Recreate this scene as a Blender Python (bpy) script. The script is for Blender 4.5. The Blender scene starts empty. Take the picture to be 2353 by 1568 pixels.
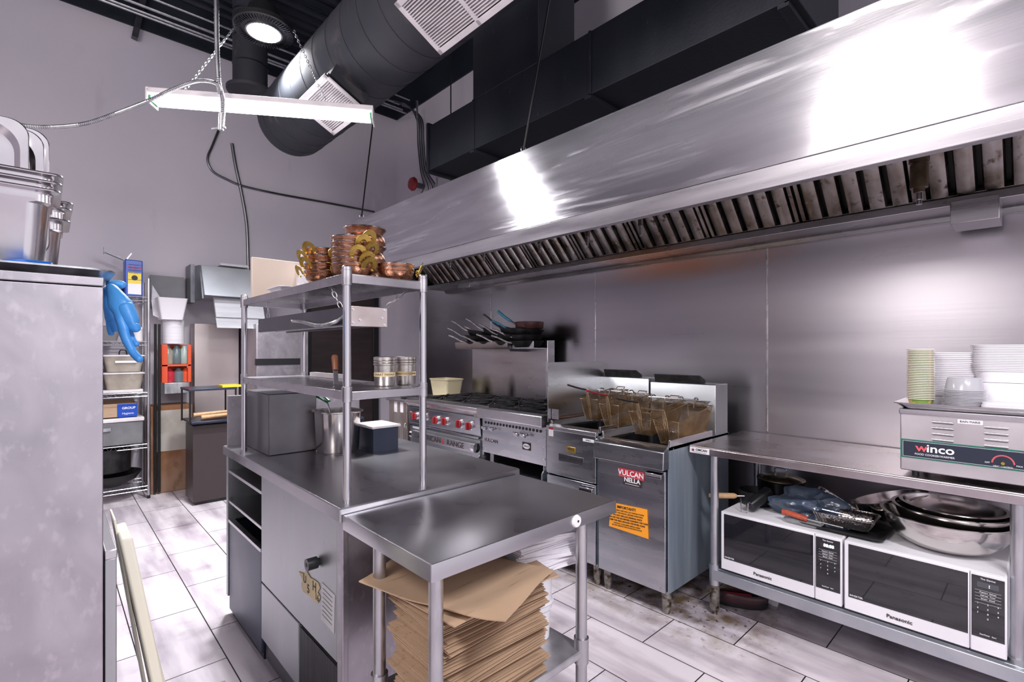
import bpy, bmesh, math, random
from mathutils import Vector, Matrix, noise
R = math.radians
C = bpy.context.scene.collection
random.seed(7)

# ---------------------------------------------------------------- camera
CAM_H = 1.415
FPX = 1139.0
YAW = 43.09
cam_d = bpy.data.cameras.new('camera'); cam = bpy.data.objects.new('camera', cam_d); C.objects.link(cam)
cam.location = (0, 0, CAM_H); cam.rotation_euler = (R(90), 0, R(-YAW))
cam_d.sensor_width = 36; cam_d.lens = 36*FPX/2353; cam_d.shift_y = 21/2353; cam_d.clip_start = .02
bpy.context.scene.camera = cam

# ---------------------------------------------------------------- world, exposure
w = bpy.data.worlds.new('world'); bpy.context.scene.world = w; w.use_nodes = True
bg = w.node_tree.nodes['Background']; bg.inputs[0].default_value = (.84, .80, .87, 1); bg.inputs[1].default_value = 1.05
vs = bpy.context.scene.view_settings
vs.view_transform = 'Standard'; vs.look = 'None'; vs.exposure = 0.24; vs.gamma = 1; vs.use_curve_mapping = False

def area(name, loc, sx, sy, power, rz=0, col=(1, .97, 1)):
    l = bpy.data.lights.new(name, 'AREA'); l.shape = 'RECTANGLE'; l.size = sx; l.size_y = sy; l.energy = power; l.color = col
    o = bpy.data.objects.new(name, l); C.objects.link(o); o.location = loc; o.rotation_euler = (0, 0, rz); return o
# tube lamp positions (the fixtures are built below)
TUBE_A = (Vector((.463, 3.714, 2.95)), Vector((1.558, 3.0, 2.95)))
TUBE_B = (Vector((.80, -1.45, 3.05)), Vector((1.0, -.25, 3.05)))
def tube_light(name, pr, power):
    m = (pr[0]+pr[1])/2; v = pr[1]-pr[0]
    return area(name, (m.x, m.y, m.z-.045), v.length*.95, .09, power, math.atan2(v.y, v.x))
tube_light('tube_light_far', TUBE_A, 42)
tube_light('tube_light_near', TUBE_B, 74)
HB = Vector((1.13, 3.81, 3.74))
hbl = area('high_bay_light', (HB.x, HB.y, HB.z-.06), .2, .2, 60, 0, (.95, .97, 1)); hbl.data.spread = R(115)
FILL_POS = Vector((-1.6, 1.0, 3.3))
pl_ = bpy.data.lights.new('fill_light_left', 'POINT'); pl_.energy = 190; pl_.shadow_soft_size = .55; pl_.color = (1, .94, .90)  # unseen fill light without a fixture, added to brighten the walls
po_ = bpy.data.objects.new('fill_light_left', pl_); C.objects.link(po_); po_.location = FILL_POS

# ---------------------------------------------------------------- helpers
cs, sn = math.cos(R(YAW)), math.sin(R(YAW))
def at(px, py, x=None, y=None, z=None, d=None):
    a = (px-1176.5)/FPX; b = (805-py)/FPX
    v = Vector((sn+cs*a, cs-sn*a, b))
    if x is not None: t = x/v.x
    elif y is not None: t = y/v.y
    elif z is not None: t = (z-CAM_H)/b
    else: t = d
    return Vector((v.x*t, v.y*t, CAM_H+b*t))

WPOS = {}
class MB:
    def __init__(s): s.V = []; s.F = []; s.T = None
    def add(s, vs_, fs):
        n = len(s.V)
        s.V += [(s.T @ Vector(v)) if s.T else Vector(v) for v in vs_]
        s.F += [tuple(n+i for i in f) for f in fs]
        return s
    def box(s, a, b, M=None):
        x0, y0, z0 = [min(a[i], b[i]) for i in range(3)]; x1, y1, z1 = [max(a[i], b[i]) for i in range(3)]
        v = [Vector(p) for p in ((x0,y0,z0),(x1,y0,z0),(x1,y1,z0),(x0,y1,z0),(x0,y0,z1),(x1,y0,z1),(x1,y1,z1),(x0,y1,z1))]
        if M: v = [M @ p for p in v]
        return s.add(v, [(3,2,1,0),(4,5,6,7),(0,1,5,4),(1,2,6,5),(2,3,7,6),(3,0,4,7)])
    def bar(s, p0, p1, w, h, up=(0,0,1)):
        p0 = Vector(p0); p1 = Vector(p1); d = (p1-p0).normalized(); u = Vector(up)
        if abs(d.dot(u)) > .98: u = Vector((1,0,0))
        r = d.cross(u).normalized(); u = r.cross(d)
        v = []
        for p in (p0, p1):
            for a, b in ((-1,-1),(1,-1),(1,1),(-1,1)): v.append(p + r*a*w/2 + u*b*h/2)
        return s.add(v, [(3,2,1,0),(4,5,6,7),(0,1,5,4),(1,2,6,5),(2,3,7,6),(3,0,4,7)])
    def cyl(s, p0, p1, r, r2=None, n=16):
        return s.tube([p0, p1], r, n, radii=[r, r if r2 is None else r2])
    def tube(s, pts, r=.01, n=8, radii=None, cap=True, closed=False):
        P = [Vector(p) for p in pts]; m = len(P)
        rad = radii or [r]*m
        prev = None; rings = []
        for i in range(m):
            if closed: d = P[(i+1) % m]-P[i-1]
            else: d = P[min(i+1, m-1)]-P[max(i-1, 0)]
            d.normalize()
            if prev is None:
                u = Vector((0,0,1)) if abs(d.z) < .9 else Vector((1,0,0))
                a = d.cross(u).normalized()
            else:
                a = prev - d*prev.dot(d)
                a = a.normalized() if a.length > 1e-5 else d.orthogonal().normalized()
            prev = a; b = d.cross(a)
            rings.append([P[i]+(a*math.cos(2*math.pi*k/n)+b*math.sin(2*math.pi*k/n))*rad[i] for k in range(n)])
        v = [p for r_ in rings for p in r_]; f = []
        for i in range(m if closed else m-1):
            j = (i+1) % m
            for k in range(n): f.append((i*n+k, i*n+(k+1) % n, j*n+(k+1) % n, j*n+k))
        if cap and not closed: f.append(tuple(range(n))[::-1]); f.append(tuple((m-1)*n+k for k in range(n)))
        return s.add(v, f)
    def lathe(s, prof, c=(0,0,0), n=32, M=None, cap=True):
        c = Vector(c); v = []; f = []
        for (r, z) in prof:
            for k in range(n):
                a = 2*math.pi*k/n; p = Vector((r*math.cos(a), r*math.sin(a), z))
                v.append((M @ p if M else p)+c)
        for i in range(len(prof)-1):
            for k in range(n): f.append((i*n+k, i*n+(k+1) % n, (i+1)*n+(k+1) % n, (i+1)*n+k))
        if cap: f.append(tuple(range(n))[::-1]); f.append(tuple((len(prof)-1)*n+k for k in range(n)))
        else:
            for k in range(n): f.append(((len(prof)-1)*n+k, (len(prof)-1)*n+(k+1) % n, (k+1) % n, k))
        return s.add(v, f)
    def rr(s, rings, c=(0,0,0), seg=5, M=None, capa=True, capb=True, rib=0, ribn=0):
        """loft of rounded rectangles: rings = (w, l, radius, z)"""
        c = Vector(c); v = []; f = []; n = None
        for (w_, l_, r_, z) in rings:
            r_ = min(r_, w_/2-1e-4, l_/2-1e-4); pts = []
            for q, (sx, sy) in enumerate(((1,1),(-1,1),(-1,-1),(1,-1))):
                cx, cy = sx*(w_/2-r_), sy*(l_/2-r_)
                for k in range(seg+1):
                    a = math.pi/2*(q+k/seg); pts.append((cx+r_*math.cos(a), cy+r_*math.sin(a)))
            n = len(pts)
            for (x, y) in pts:
                p = Vector((x, y, z)); v.append((M @ p if M else p)+c)
        for i in range(len(rings)-1):
            for k in range(n): f.append((i*n+k, i*n+(k+1) % n, (i+1)*n+(k+1) % n, (i+1)*n+k))
        if capa: f.append(tuple(range(n))[::-1])
        if capb: f.append(tuple((len(rings)-1)*n+k for k in range(n)))
        return s.add(v, f)
    def prism(s, poly, axis, a0, a1):
        n = len(poly); v = []
        for a in (a0, a1):
            for (p, q) in poly:
                v.append({'x': (a, p, q), 'y': (p, a, q), 'z': (p, q, a)}[axis])
        f = [tuple(range(n))[::-1], tuple(range(n, 2*n))]+[(k, (k+1) % n, n+(k+1) % n, n+k) for k in range(n)]
        return s.add(v, f)
    def torus(s, c, R_, r, M=None, n=24, m=8, sx=1):
        c = Vector(c); pts = []
        for k in range(n):
            a = 2*math.pi*k/n; p = Vector((R_*math.cos(a)*sx, R_*math.sin(a), 0)); pts.append((M @ p if M else p)+c)
        return s.tube(pts, r, m, closed=True)
    def build(s, name, mat=None, parent=None, bevel=0, smooth=40, local=False, subsurf=0, seg=2, solid=0):
        me = bpy.data.meshes.new(name)
        if parent is None and not local:
            xs = [v.x for v in s.V]; ys = [v.y for v in s.V]; zs = [v.z for v in s.V]
            off = Vector(((min(xs)+max(xs))/2, (min(ys)+max(ys))/2, min(zs)))
        elif local: off = Vector((0,0,0))
        else: off = WPOS.get(parent.name, Vector((0,0,0)))
        me.from_pydata([tuple(v-off) for v in s.V], [], s.F)
        bm = bmesh.new(); bm.from_mesh(me); bmesh.ops.recalc_face_normals(bm, faces=bm.faces); bm.to_mesh(me); bm.free()
        if mat: me.materials.append(mat)
        o = bpy.data.objects.new(name, me); C.objects.link(o)
        if parent: o.parent = parent; WPOS[o.name] = off.copy()
        elif not local: o.location = off; WPOS[o.name] = off.copy()
        if smooth:
            me.shade_smooth()
            me.set_sharp_from_angle(angle=R(smooth))
        if solid:
            sm = o.modifiers.new('solid', 'SOLIDIFY'); sm.thickness = solid; sm.offset = 0
        if bevel:
            b = o.modifiers.new('bevel', 'BEVEL'); b.width = bevel; b.segments = seg; b.limit_method = 'ANGLE'; b.angle_limit = R(40); b.harden_normals = False
        if subsurf:
            ss = o.modifiers.new('sub', 'SUBSURF'); ss.levels = subsurf; ss.render_levels = subsurf
        return o
def tag(o, label, cat, group=None):
    o['label'] = label; o['category'] = cat
    if group: o['group'] = group
    return o
def thing(name, label, cat, loc=(0,0,0), group=None, rz=0):
    o = bpy.data.objects.new(name, None); C.objects.link(o); o.location = loc; o.rotation_euler = (0, 0, rz)
    o.empty_display_size = .05
    WPOS[o.name] = Vector(loc); return tag(o, label, cat, group)
def struct(o): o['kind'] = 'structure'; return o
def copy_tree(o, parent=None, loc=None, rot=None, label=None, group=None):
    c = o.copy(); C.objects.link(c); c.parent = parent
    if loc is not None: c.location = loc
    if rot is not None: c.rotation_euler = rot
    if label: c['label'] = label
    if group: c['group'] = group
    for ch in list(o.children): copy_tree(ch, c)
    return c
def B(a, b): return MB().box(a, b)
ONES = ['', 'first', 'second', 'third', 'fourth', 'fifth', 'sixth', 'seventh', 'eighth', 'ninth', 'tenth', 'eleventh', 'twelfth', 'thirteenth', 'fourteenth', 'fifteenth', 'sixteenth', 'seventeenth', 'eighteenth', 'nineteenth']
TENS = {2: ('twenty', 'twentieth'), 3: ('thirty', 'thirtieth'), 4: ('forty', 'fortieth'), 5: ('fifty', 'fiftieth'), 6: ('sixty', 'sixtieth')}
def ordw(n): return ONES[n] if n < 20 else (TENS[n//10][1] if n % 10 == 0 else TENS[n//10][0]+'-'+ONES[n % 10])
def lipped(x0, x1, y0, y1, z1, h, r=.004, lip=.012):
    # a sheet top with turned down edges, in one clean shell
    w_, l_ = x1-x0, y1-y0
    return MB().rr([(w_-2*lip,l_-2*lip,r,z1-.006),(w_-2*lip,l_-2*lip,r,z1-h),(w_,l_,r,z1-h),(w_,l_,r,z1-.004),(w_-.002,l_-.002,r,z1-.0012),(w_-.007,l_-.007,r,z1)], ((x0+x1)/2,(y0+y1)/2,0), seg=3)
def spline(pts, n=8):
    P = [Vector(p) for p in pts]; out = []
    for i in range(len(P)-1):
        p0 = P[max(i-1, 0)]; p1 = P[i]; p2 = P[i+1]; p3 = P[min(i+2, len(P)-1)]
        for k in range(n):
            t = k/n
            out.append(.5*((2*p1)+(p2-p0)*t+(2*p0-5*p1+4*p2-p3)*t*t+(3*p1-p0-3*p2+p3)*t**3))
    out.append(P[-1]); return out

# ---------------------------------------------------------------- materials
def mat(name, c1, c2=None, sc=(4,4,4), rough=(.5,.5), metal=0, bump=0, bsc=(40,40,40), aniso=0, thr=(.35,.65), det=5, emit=None, es=0, alpha=1, trans=0, c3=None, sc3=(20,20,20), thr3=(.6,.7), coat=0, dist=0, rsc=None, arot=0, smear=0, tints=()):
    m = bpy.data.materials.new(name); m.use_nodes = True; nt = m.node_tree; N = nt.nodes; L = nt.links
    b = N['Principled BSDF']
    c1 = tuple(c1)+(1,); b.inputs['Base Color'].default_value = c1; b.inputs['Metallic'].default_value = metal
    b.inputs['Roughness'].default_value = rough[0]
    if coat: b.inputs['Coat Weight'].default_value = coat
    tc = N.new('ShaderNodeTexCoord')
    def nz(scale, detail=5, d_=0):
        mp = N.new('ShaderNodeMapping'); mp.inputs['Scale'].default_value = scale; L.new(tc.outputs['Object'], mp.inputs[0])
        n = N.new('ShaderNodeTexNoise'); n.inputs['Scale'].default_value = 1; n.inputs['Detail'].default_value = detail; n.inputs['Distortion'].default_value = d_
        L.new(mp.outputs[0], n.inputs['Vector']); return n
    def ramp(src, a, b_):
        r = N.new('ShaderNodeMapRange'); r.inputs[1].default_value = a; r.inputs[2].default_value = b_; L.new(src, r.inputs[0]); return r
    n1 = None
    if c2:
        n1 = nz(sc, det, dist); r = ramp(n1.outputs['Fac'], *thr)
        mx = N.new('ShaderNodeMix'); mx.data_type = 'RGBA'; mx.inputs[6].default_value = c1; mx.inputs[7].default_value = tuple(c2)+(1,)
        L.new(r.outputs[0], mx.inputs[0]); out = mx.outputs[2]
        if c3:
            n3 = nz(sc3, 6); r3 = ramp(n3.outputs['Fac'], *thr3)
            m3 = N.new('ShaderNodeMix'); m3.data_type = 'RGBA'; m3.inputs[7].default_value = tuple(c3)+(1,)
            L.new(out, m3.inputs[6]); L.new(r3.outputs[0], m3.inputs[0]); out = m3.outputs[2]
        L.new(out, b.inputs['Base Color'])
    if rough[0] != rough[1]:
        n2 = nz(rsc or sc, det, dist); r = ramp(n2.outputs['Fac'], .2, .8)
        r.inputs[3].default_value = rough[0]; r.inputs[4].default_value = rough[1]; L.new(r.outputs[0], b.inputs['Roughness'])
    if bump:
        n4 = nz(bsc, 4); bp = N.new('ShaderNodeBump'); bp.inputs['Strength'].default_value = bump; bp.inputs['Distance'].default_value = .01
        L.new(n4.outputs['Fac'], bp.inputs['Height']); L.new(bp.outputs[0], b.inputs['Normal'])
    if aniso:
        b.inputs['Anisotropic'].default_value = aniso; b.inputs['Anisotropic Rotation'].default_value = arot
        t = N.new('ShaderNodeTangent'); t.direction_type = 'RADIAL'; t.axis = 'Z'; L.new(t.outputs[0], b.inputs['Tangent'])
    if smear:
        # wiped polish marks: long swooping streaks with their own colour and gloss
        ns = nz((.9,.42,3.2), 7, 2.2); rs = ramp(ns.outputs['Fac'], .52, .66)
        nf = nz((2,1.1,26), 4, .8); rf = ramp(nf.outputs['Fac'], .42, .62)
        mu = N.new('ShaderNodeMath'); mu.operation = 'MULTIPLY'; L.new(rs.outputs[0], mu.inputs[0]); L.new(rf.outputs[0], mu.inputs[1])
        ms_ = N.new('ShaderNodeMix'); ms_.data_type = 'RGBA'; ms_.inputs[7].default_value = (.86,.86,.90,1)
        prev = b.inputs['Base Color'].links[0].from_socket; L.new(prev, ms_.inputs[6]); L.new(mu.outputs[0], ms_.inputs[0]); L.new(ms_.outputs[2], b.inputs['Base Color'])
        pr = b.inputs['Roughness'].links[0].from_socket; ad = N.new('ShaderNodeMath'); ad.operation = 'MULTIPLY_ADD'; ad.inputs[1].default_value = .28
        L.new(mu.outputs[0], ad.inputs[0]); L.new(pr, ad.inputs[2]); L.new(ad.outputs[0], b.inputs['Roughness'])
    for (cen, rad, tcol, amt) in tints:
        # a coloured patch with its own place and shape on the metal (orange and brown tints, soot)
        mp = N.new('ShaderNodeVectorMath'); mp.operation = 'SUBTRACT'; mp.inputs[1].default_value = cen; L.new(tc.outputs['Object'], mp.inputs[0])
        m2 = N.new('ShaderNodeVectorMath'); m2.operation = 'DIVIDE'; m2.inputs[1].default_value = rad; L.new(mp.outputs[0], m2.inputs[0])
        ln = N.new('ShaderNodeVectorMath'); ln.operation = 'LENGTH'; L.new(m2.outputs[0], ln.inputs[0])
        nn_ = nz((7,7,7), 5); sm = N.new('ShaderNodeMath'); sm.operation = 'MULTIPLY_ADD'; sm.inputs[1].default_value = .5; L.new(nn_.outputs['Fac'], sm.inputs[0]); L.new(ln.outputs['Value'], sm.inputs[2])
        rr_ = ramp(sm.outputs[0], .35, 1.25); rr_.inputs[3].default_value = amt; rr_.inputs[4].default_value = 0
        mt = N.new('ShaderNodeMix'); mt.data_type = 'RGBA'; mt.inputs[7].default_value = tuple(tcol)+(1,)
        L.new(b.inputs['Base Color'].links[0].from_socket, mt.inputs[6]); L.new(rr_.outputs[0], mt.inputs[0]); L.new(mt.outputs[2], b.inputs['Base Color'])
    if emit: b.inputs['Emission Color'].default_value = tuple(emit)+(1,); b.inputs['Emission Strength'].default_value = es
    if alpha < 1: b.inputs['Alpha'].default_value = alpha
    if trans: b.inputs['Transmission Weight'].default_value = trans
    return m
def srgb(r, g, b):
    f = lambda c: ((c/255+.055)/1.055)**2.4 if c/255 > .04045 else c/255/12.92
    return (f(r), f(g), f(b))

STEEL = mat('brushed_steel', (.50,.49,.51), (.62,.61,.63), (1.5,1.5,20), (.22,.36), 1, .02, (3,3,300))
STEEL_TOP = mat('worktop_steel', (.42,.415,.44), (.56,.55,.58), (3,3,3), (.24,.36), 1, .01, (120,8,10), thr=(.15,.85), det=2)
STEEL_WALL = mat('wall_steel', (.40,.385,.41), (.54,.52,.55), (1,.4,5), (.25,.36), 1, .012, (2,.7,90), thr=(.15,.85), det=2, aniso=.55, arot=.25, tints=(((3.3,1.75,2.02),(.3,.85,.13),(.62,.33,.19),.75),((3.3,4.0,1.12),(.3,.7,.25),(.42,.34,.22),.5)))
STEEL_HOOD = mat('hood_steel', (.46,.455,.48), (.60,.59,.62), (1,.7,7), (.14,.24), 1, .01, (2,1.5,160), aniso=.75, dist=.9, thr=(.35,.68), rsc=(1,.8,9), arot=.25, smear=1)
STEEL_SIDE = mat('scuffed_steel', (.37,.35,.39), (.52,.49,.53), (5,5,3.4), (.36,.50), 1, .02, (80,80,20), dist=1.4, thr=(.3,.7), c3=(.57,.54,.58), sc3=(46,46,26), thr3=(.56,.78), det=9)
STEEL_UNIT = mat('unit_steel', (.36,.38,.39), (.46,.47,.49), (4,4,1), (.32,.5), 1, .02, (90,90,4), c3=(.25,.24,.22), sc3=(30,30,30), thr3=(.68,.8))
STEEL_BLUE = mat('fryer_side_steel', (.25,.31,.37), (.36,.42,.48), (14,14,1.2), (.45,.6), .55, .02, (60,60,3))
STEEL_FRONT = mat('fryer_front_steel', (.42,.44,.47), (.56,.56,.59), (2,2,14), (.2,.34), 1, .02, (2,3,250), c3=(.3,.29,.28), sc3=(28,28,28), thr3=(.66,.78))
CHROME = mat('polished_tube', (.66,.65,.68), None, rough=(.14,.14), metal=1)
GALV = mat('galvanised_leg', (.44,.44,.47), (.58,.58,.60), (30,30,8), (.25,.5), 1)
GALV_DIRTY = mat('greasy_leg_foot', (.20,.18,.15), (.42,.40,.37), (40,40,40), (.35,.6), .8, .1, c3=(.07,.05,.03), sc3=(30,30,30), thr3=(.5,.65))
DARK_STEEL = mat('dark_steel', (.10,.10,.115), (.17,.17,.19), (5,5,5), (.25,.5), 1)
FILTER = mat('greasy_filter_steel', (.17,.135,.115), (.37,.335,.33), (9,9,3), (.22,.42), 1, .06, (50,50,50), c3=(.07,.05,.04), sc3=(20,20,20), thr3=(.58,.7))
FILTER_BACK = mat('filter_gap', (.02,.016,.013), rough=(.5,.5), metal=.3)
BLACKD = mat('black_duct_paint', (.017,.021,.031), (.030,.034,.045), (3,3,1), (.42,.62), 0, .15, (60,60,60), c3=(.10,.10,.12), sc3=(60,60,14), thr3=(.70,.76))
BLACKR = mat('round_duct_paint', (.018,.021,.03), (.034,.034,.042), (2,2,2), (.58,.75), 0, .08, (4,20,4), c3=(.10,.085,.085), sc3=(5,5,5), thr3=(.60,.8))
DECK = mat('deck_paint', (.010,.014,.024), (.022,.027,.04), (2,2,2), (.45,.6), .2)
BLACK = mat('black_iron', (.012,.012,.014), (.03,.028,.03), (20,20,20), (.35,.6), .4, .1)
BLACKP = mat('black_plastic', (.012,.012,.014), rough=(.35,.35))
DGLASS = mat('microwave_glass', (.012,.012,.016), rough=(.025,.025), coat=.6)
WHITEP = mat('white_plastic', (.74,.73,.77), (.82,.81,.85), (3,3,3), (.35,.35))
WHITEG = mat('grille_white', (.62,.58,.60), (.74,.70,.72), (8,8,8), (.5,.5))
PAPER_W = mat('white_paper', (.72,.70,.75), (.82,.80,.84), (3,3,40), (.8,.8))
WHITE_TUB = mat('white_tub', (.84,.82,.86), rough=(.3,.3))
CLEARP = mat('clear_tub', (.86,.85,.90), rough=(.12,.12), trans=.55)
KRAFT = mat('kraft_paper', (.40,.27,.175), (.47,.325,.215), (3,3,3), (.7,.7), c3=(.30,.19,.11), sc3=(4,80,80), thr3=(.6,.75))
CARD = mat('stained_cardboard', (.20,.085,.035), (.33,.20,.13), (2.2,2.2,1.6), (.75,.75), c3=(.10,.04,.02), sc3=(6,6,3), thr3=(.55,.7), thr=(.42,.58))
PAINT = mat('wall_paint', srgb(204,198,207), srgb(194,190,201), (.8,.8,.8), (.55,.75), 0, .04, (25,25,25), c3=srgb(182,175,186), sc3=(4,4,1.6), thr3=(.64,.86))
RED = mat('red_knob', (.27,.02,.025), rough=(.35,.35))
REDB = mat('red_badge', (.55,.03,.05), rough=(.35,.35))
ORANGE = mat('orange_sheet', (.90,.34,.02), rough=(.6,.6))
INK = mat('ink', (.03,.02,.02), rough=(.6,.6))
INKW = mat('white_print', (.85,.85,.88), rough=(.5,.5))
BRONZE = mat('copper', (.36,.165,.095), (.48,.25,.16), (30,30,30), (.20,.34), 1, .22, (75,75,75))
BRASS = mat('brass', (.46,.30,.06), (.58,.40,.11), (40,40,40), (.28,.42), 1, .2, (220,220,220))
WIREB = mat('oiled_basket_wire', (.30,.19,.09), (.50,.38,.24), (12,12,12), (.3,.45), 1)
WOOD = mat('wood_handle', (.20,.065,.03), (.30,.11,.05), (60,60,6), (.4,.5))
WOODL = mat('light_wood', (.50,.30,.15), (.58,.37,.20), (60,60,6), (.5,.5))
GLOVE = mat('blue_rubber', (.055,.30,.76), (.085,.38,.84), (6,6,6), (.40,.40), 0, .1, (90,90,90))
BLUEP = mat('blue_plastic', (.01,.14,.55), rough=(.3,.3))
BOARDW = mat('cutting_board', (.82,.78,.62), (.87,.84,.74), (3,3,1), (.45,.45))
BEIGE = mat('beige_board', (.68,.56,.47), (.73,.61,.52), (3,3,3), (.55,.55))
CREAM = mat('cream_tub', (.62,.55,.36), rough=(.4,.4))
TOTE = mat('translucent_tote', (.30,.26,.21), (.42,.38,.32), (8,8,8), (.2,.3))
DOORB = mat('brown_door', (.030,.020,.022), (.042,.028,.03), (3,3,20), (.45,.45))
BAGP = mat('grey_blue_plastic_bag', (.05,.07,.11), (.085,.115,.165), (6,6,6), (.16,.3), 0, .3, (30,30,30))
FOIL = mat('foil', (.62,.59,.58), (.40,.36,.34), (14,14,14), (.15,.35), 1, .5, (60,60,60))
TAPE = mat('masking_tape', (.66,.52,.28), (.72,.60,.38), (9,9,9), (.6,.6))
TUBE_E = mat('lit_tube', (1,1,1), emit=(1,.98,1), es=14)
LED_E = mat('led_lens', (.8,.8,.9), emit=(.92,.95,1), es=.75)
LED_D = mat('led_chip', (1,1,1), emit=(1,1,1), es=22)
GREEN = mat('green_end_cap', (.02,.30,.10), rough=(.4,.4))
GREENL = mat('green_line', (.02,.16,.11), rough=(.4,.4))
NAVY = mat('navy_panel', (.018,.024,.042), rough=(.3,.3))
YEL = mat('yellow_print', (.80,.62,.04), rough=(.4,.4))
BLUEPR = mat('blue_print', (.015,.07,.42), rough=(.3,.3))
CLOCK = mat('clock_digits', (.6,.8,.9), emit=(.6,.85,1), es=2.5)
CUPW = mat('paper_cup', (.80,.74,.66), rough=(.6,.6))
CUPG = mat('green_gold_print', (.20,.33,.05), (.60,.42,.16), (22,22,22), (.5,.5), thr=(.48,.52))
BLUEBOX = mat('dark_blue_steel', (.035,.045,.075), (.055,.065,.10), (3,3,3), (.3,.45), .6)

# floor tiles: long plank tiles in half bond with dark joints
def floor_mat():
    m = bpy.data.materials.new('plank_tiles'); m.use_nodes = True; nt = m.node_tree; N = nt.nodes; L = nt.links; b = N['Principled BSDF']
    tc = N.new('ShaderNodeTexCoord'); mp = N.new('ShaderNodeMapping')
    mp.inputs['Rotation'].default_value = (0, 0, R(-90)); mp.inputs['Location'].default_value = (FLX, FLY, 0)
    L.new(tc.outputs['Object'], mp.inputs[0])
    br = N.new('ShaderNodeTexBrick'); br.offset = .5; br.squash = 1
    br.inputs['Scale'].default_value = 1; br.inputs['Brick Width'].default_value = .62; br.inputs['Row Height'].default_value = .30
    br.inputs['Mortar Size'].default_value = .0028; br.inputs['Mortar Smooth'].default_value = .1
    br.inputs['Color1'].default_value = srgb(222,213,218)+(1,); br.inputs['Color2'].default_value = srgb(206,198,205)+(1,)
    br.inputs['Mortar'].default_value = (.015,.012,.014,1)
    L.new(mp.outputs[0], br.inputs[0])
    def nz(s, d=5):
        q = N.new('ShaderNodeMapping'); q.inputs['Scale'].default_value = s; L.new(tc.outputs['Object'], q.inputs[0])
        n = N.new('ShaderNodeTexNoise'); n.inputs['Scale'].default_value = 1; n.inputs['Detail'].default_value = d; L.new(q.outputs[0], n.inputs['Vector']); return n
    def mul(col, fac, c):
        x = N.new('ShaderNodeMix'); x.data_type = 'RGBA'; x.blend_type = 'MULTIPLY'; L.new(fac, x.inputs[0]); L.new(col, x.inputs[6]); x.inputs[7].default_value = c+(1,); return x.outputs[2]
    def rg(n, a, b_, lo=0, hi=1):
        r = N.new('ShaderNodeMapRange'); r.inputs[1].default_value = a; r.inputs[2].default_value = b_; r.inputs[3].default_value = lo; r.inputs[4].default_value = hi; L.new(n, r.inputs[0]); return r.outputs[0]
    out = mul(br.outputs['Color'], rg(nz((9,1.4,1)).outputs['Fac'], .42, .66), srgb(205,200,206))
    out = mul(out, rg(nz((3,3,1)).outputs['Fac'], .55, .75), srgb(190,184,186))
    # grease under and in front of the cooking line
    geo = N.new('ShaderNodeSeparateXYZ'); L.new(tc.outputs['Object'], geo.inputs[0])
    gx = rg(geo.outputs[0], 2.15, 2.55)
    gy = rg(geo.outputs[1], .75, 1.15)
    mm = N.new('ShaderNodeMath'); mm.operation = 'MULTIPLY'; L.new(gx, mm.inputs[0]); L.new(gy, mm.inputs[1])
    m2 = N.new('ShaderNodeMath'); m2.operation = 'MULTIPLY'; L.new(mm.outputs[0], m2.inputs[0]); L.new(rg(nz((9,9,1), 9).outputs['Fac'], .40, .62), m2.inputs[1])
    out = mul(out, m2.outputs[0], srgb(150,132,98))
    m3 = N.new('ShaderNodeMath'); m3.operation = 'MULTIPLY'; L.new(mm.outputs[0], m3.inputs[0]); L.new(rg(nz((34,34,1), 8).outputs['Fac'], .60, .68), m3.inputs[1])
    out = mul(out, m3.outputs[0], srgb(90,74,55))
    L.new(out, b.inputs['Base Color']); b.inputs['Roughness'].default_value = .38
    L.new(rg(nz((5,5,1)).outputs['Fac'], .3, .7, .24, .5), b.inputs['Roughness'])
    bp = N.new('ShaderNodeBump'); bp.inputs['Strength'].default_value = .25; bp.inputs['Distance'].default_value = .003
    inv = N.new('ShaderNodeMath'); inv.operation = 'SUBTRACT'; inv.inputs[0].default_value = 1; L.new(br.outputs['Fac'], inv.inputs[1]); L.new(inv.outputs[0], bp.inputs['Height'])
    L.new(bp.outputs[0], b.inputs['Normal'])
    return m
# texture u = y, v = -x after the turn; rows meet at x = 2.40, joints at y = 1.01 in that row
FLX, FLY = -.39+.62, 2.40
FLOORM = floor_mat()

_font_cache = {}
def text(s_, size, loc, face, parent, m, name='lettering', ax='CENTER', ext=.0006, sx=1.0, bold=False, rot=0):
    cu = bpy.data.curves.new(name, 'FONT'); cu.body = s_; cu.size = size; cu.align_x = ax; cu.align_y = 'CENTER'; cu.extrude = ext; cu.resolution_u = 3
    if bold: cu.offset = size*.018
    t = bpy.data.objects.new(name, cu); C.objects.link(t)
    me = bpy.data.meshes.new_from_object(t); bpy.data.objects.remove(t)
    if face == 'x': M = Matrix(((0,0,-1),(-1,0,0),(0,1,0))).to_4x4()
    elif face == 'y': M = Matrix(((1,0,0),(0,0,-1),(0,1,0))).to_4x4()
    else: M = Matrix.Identity(4)
    M = Matrix.Translation(Vector(loc)-(WPOS.get(parent.name, Vector()) if parent else Vector())) @ M @ Matrix.Rotation(rot, 4, 'Z') @ Matrix.Diagonal((sx,1,1,1))
    me.transform(M); me.materials.clear(); me.materials.append(m)
    o = bpy.data.objects.new(name, me); C.objects.link(o)
    if parent: o.parent = parent
    return o

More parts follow.
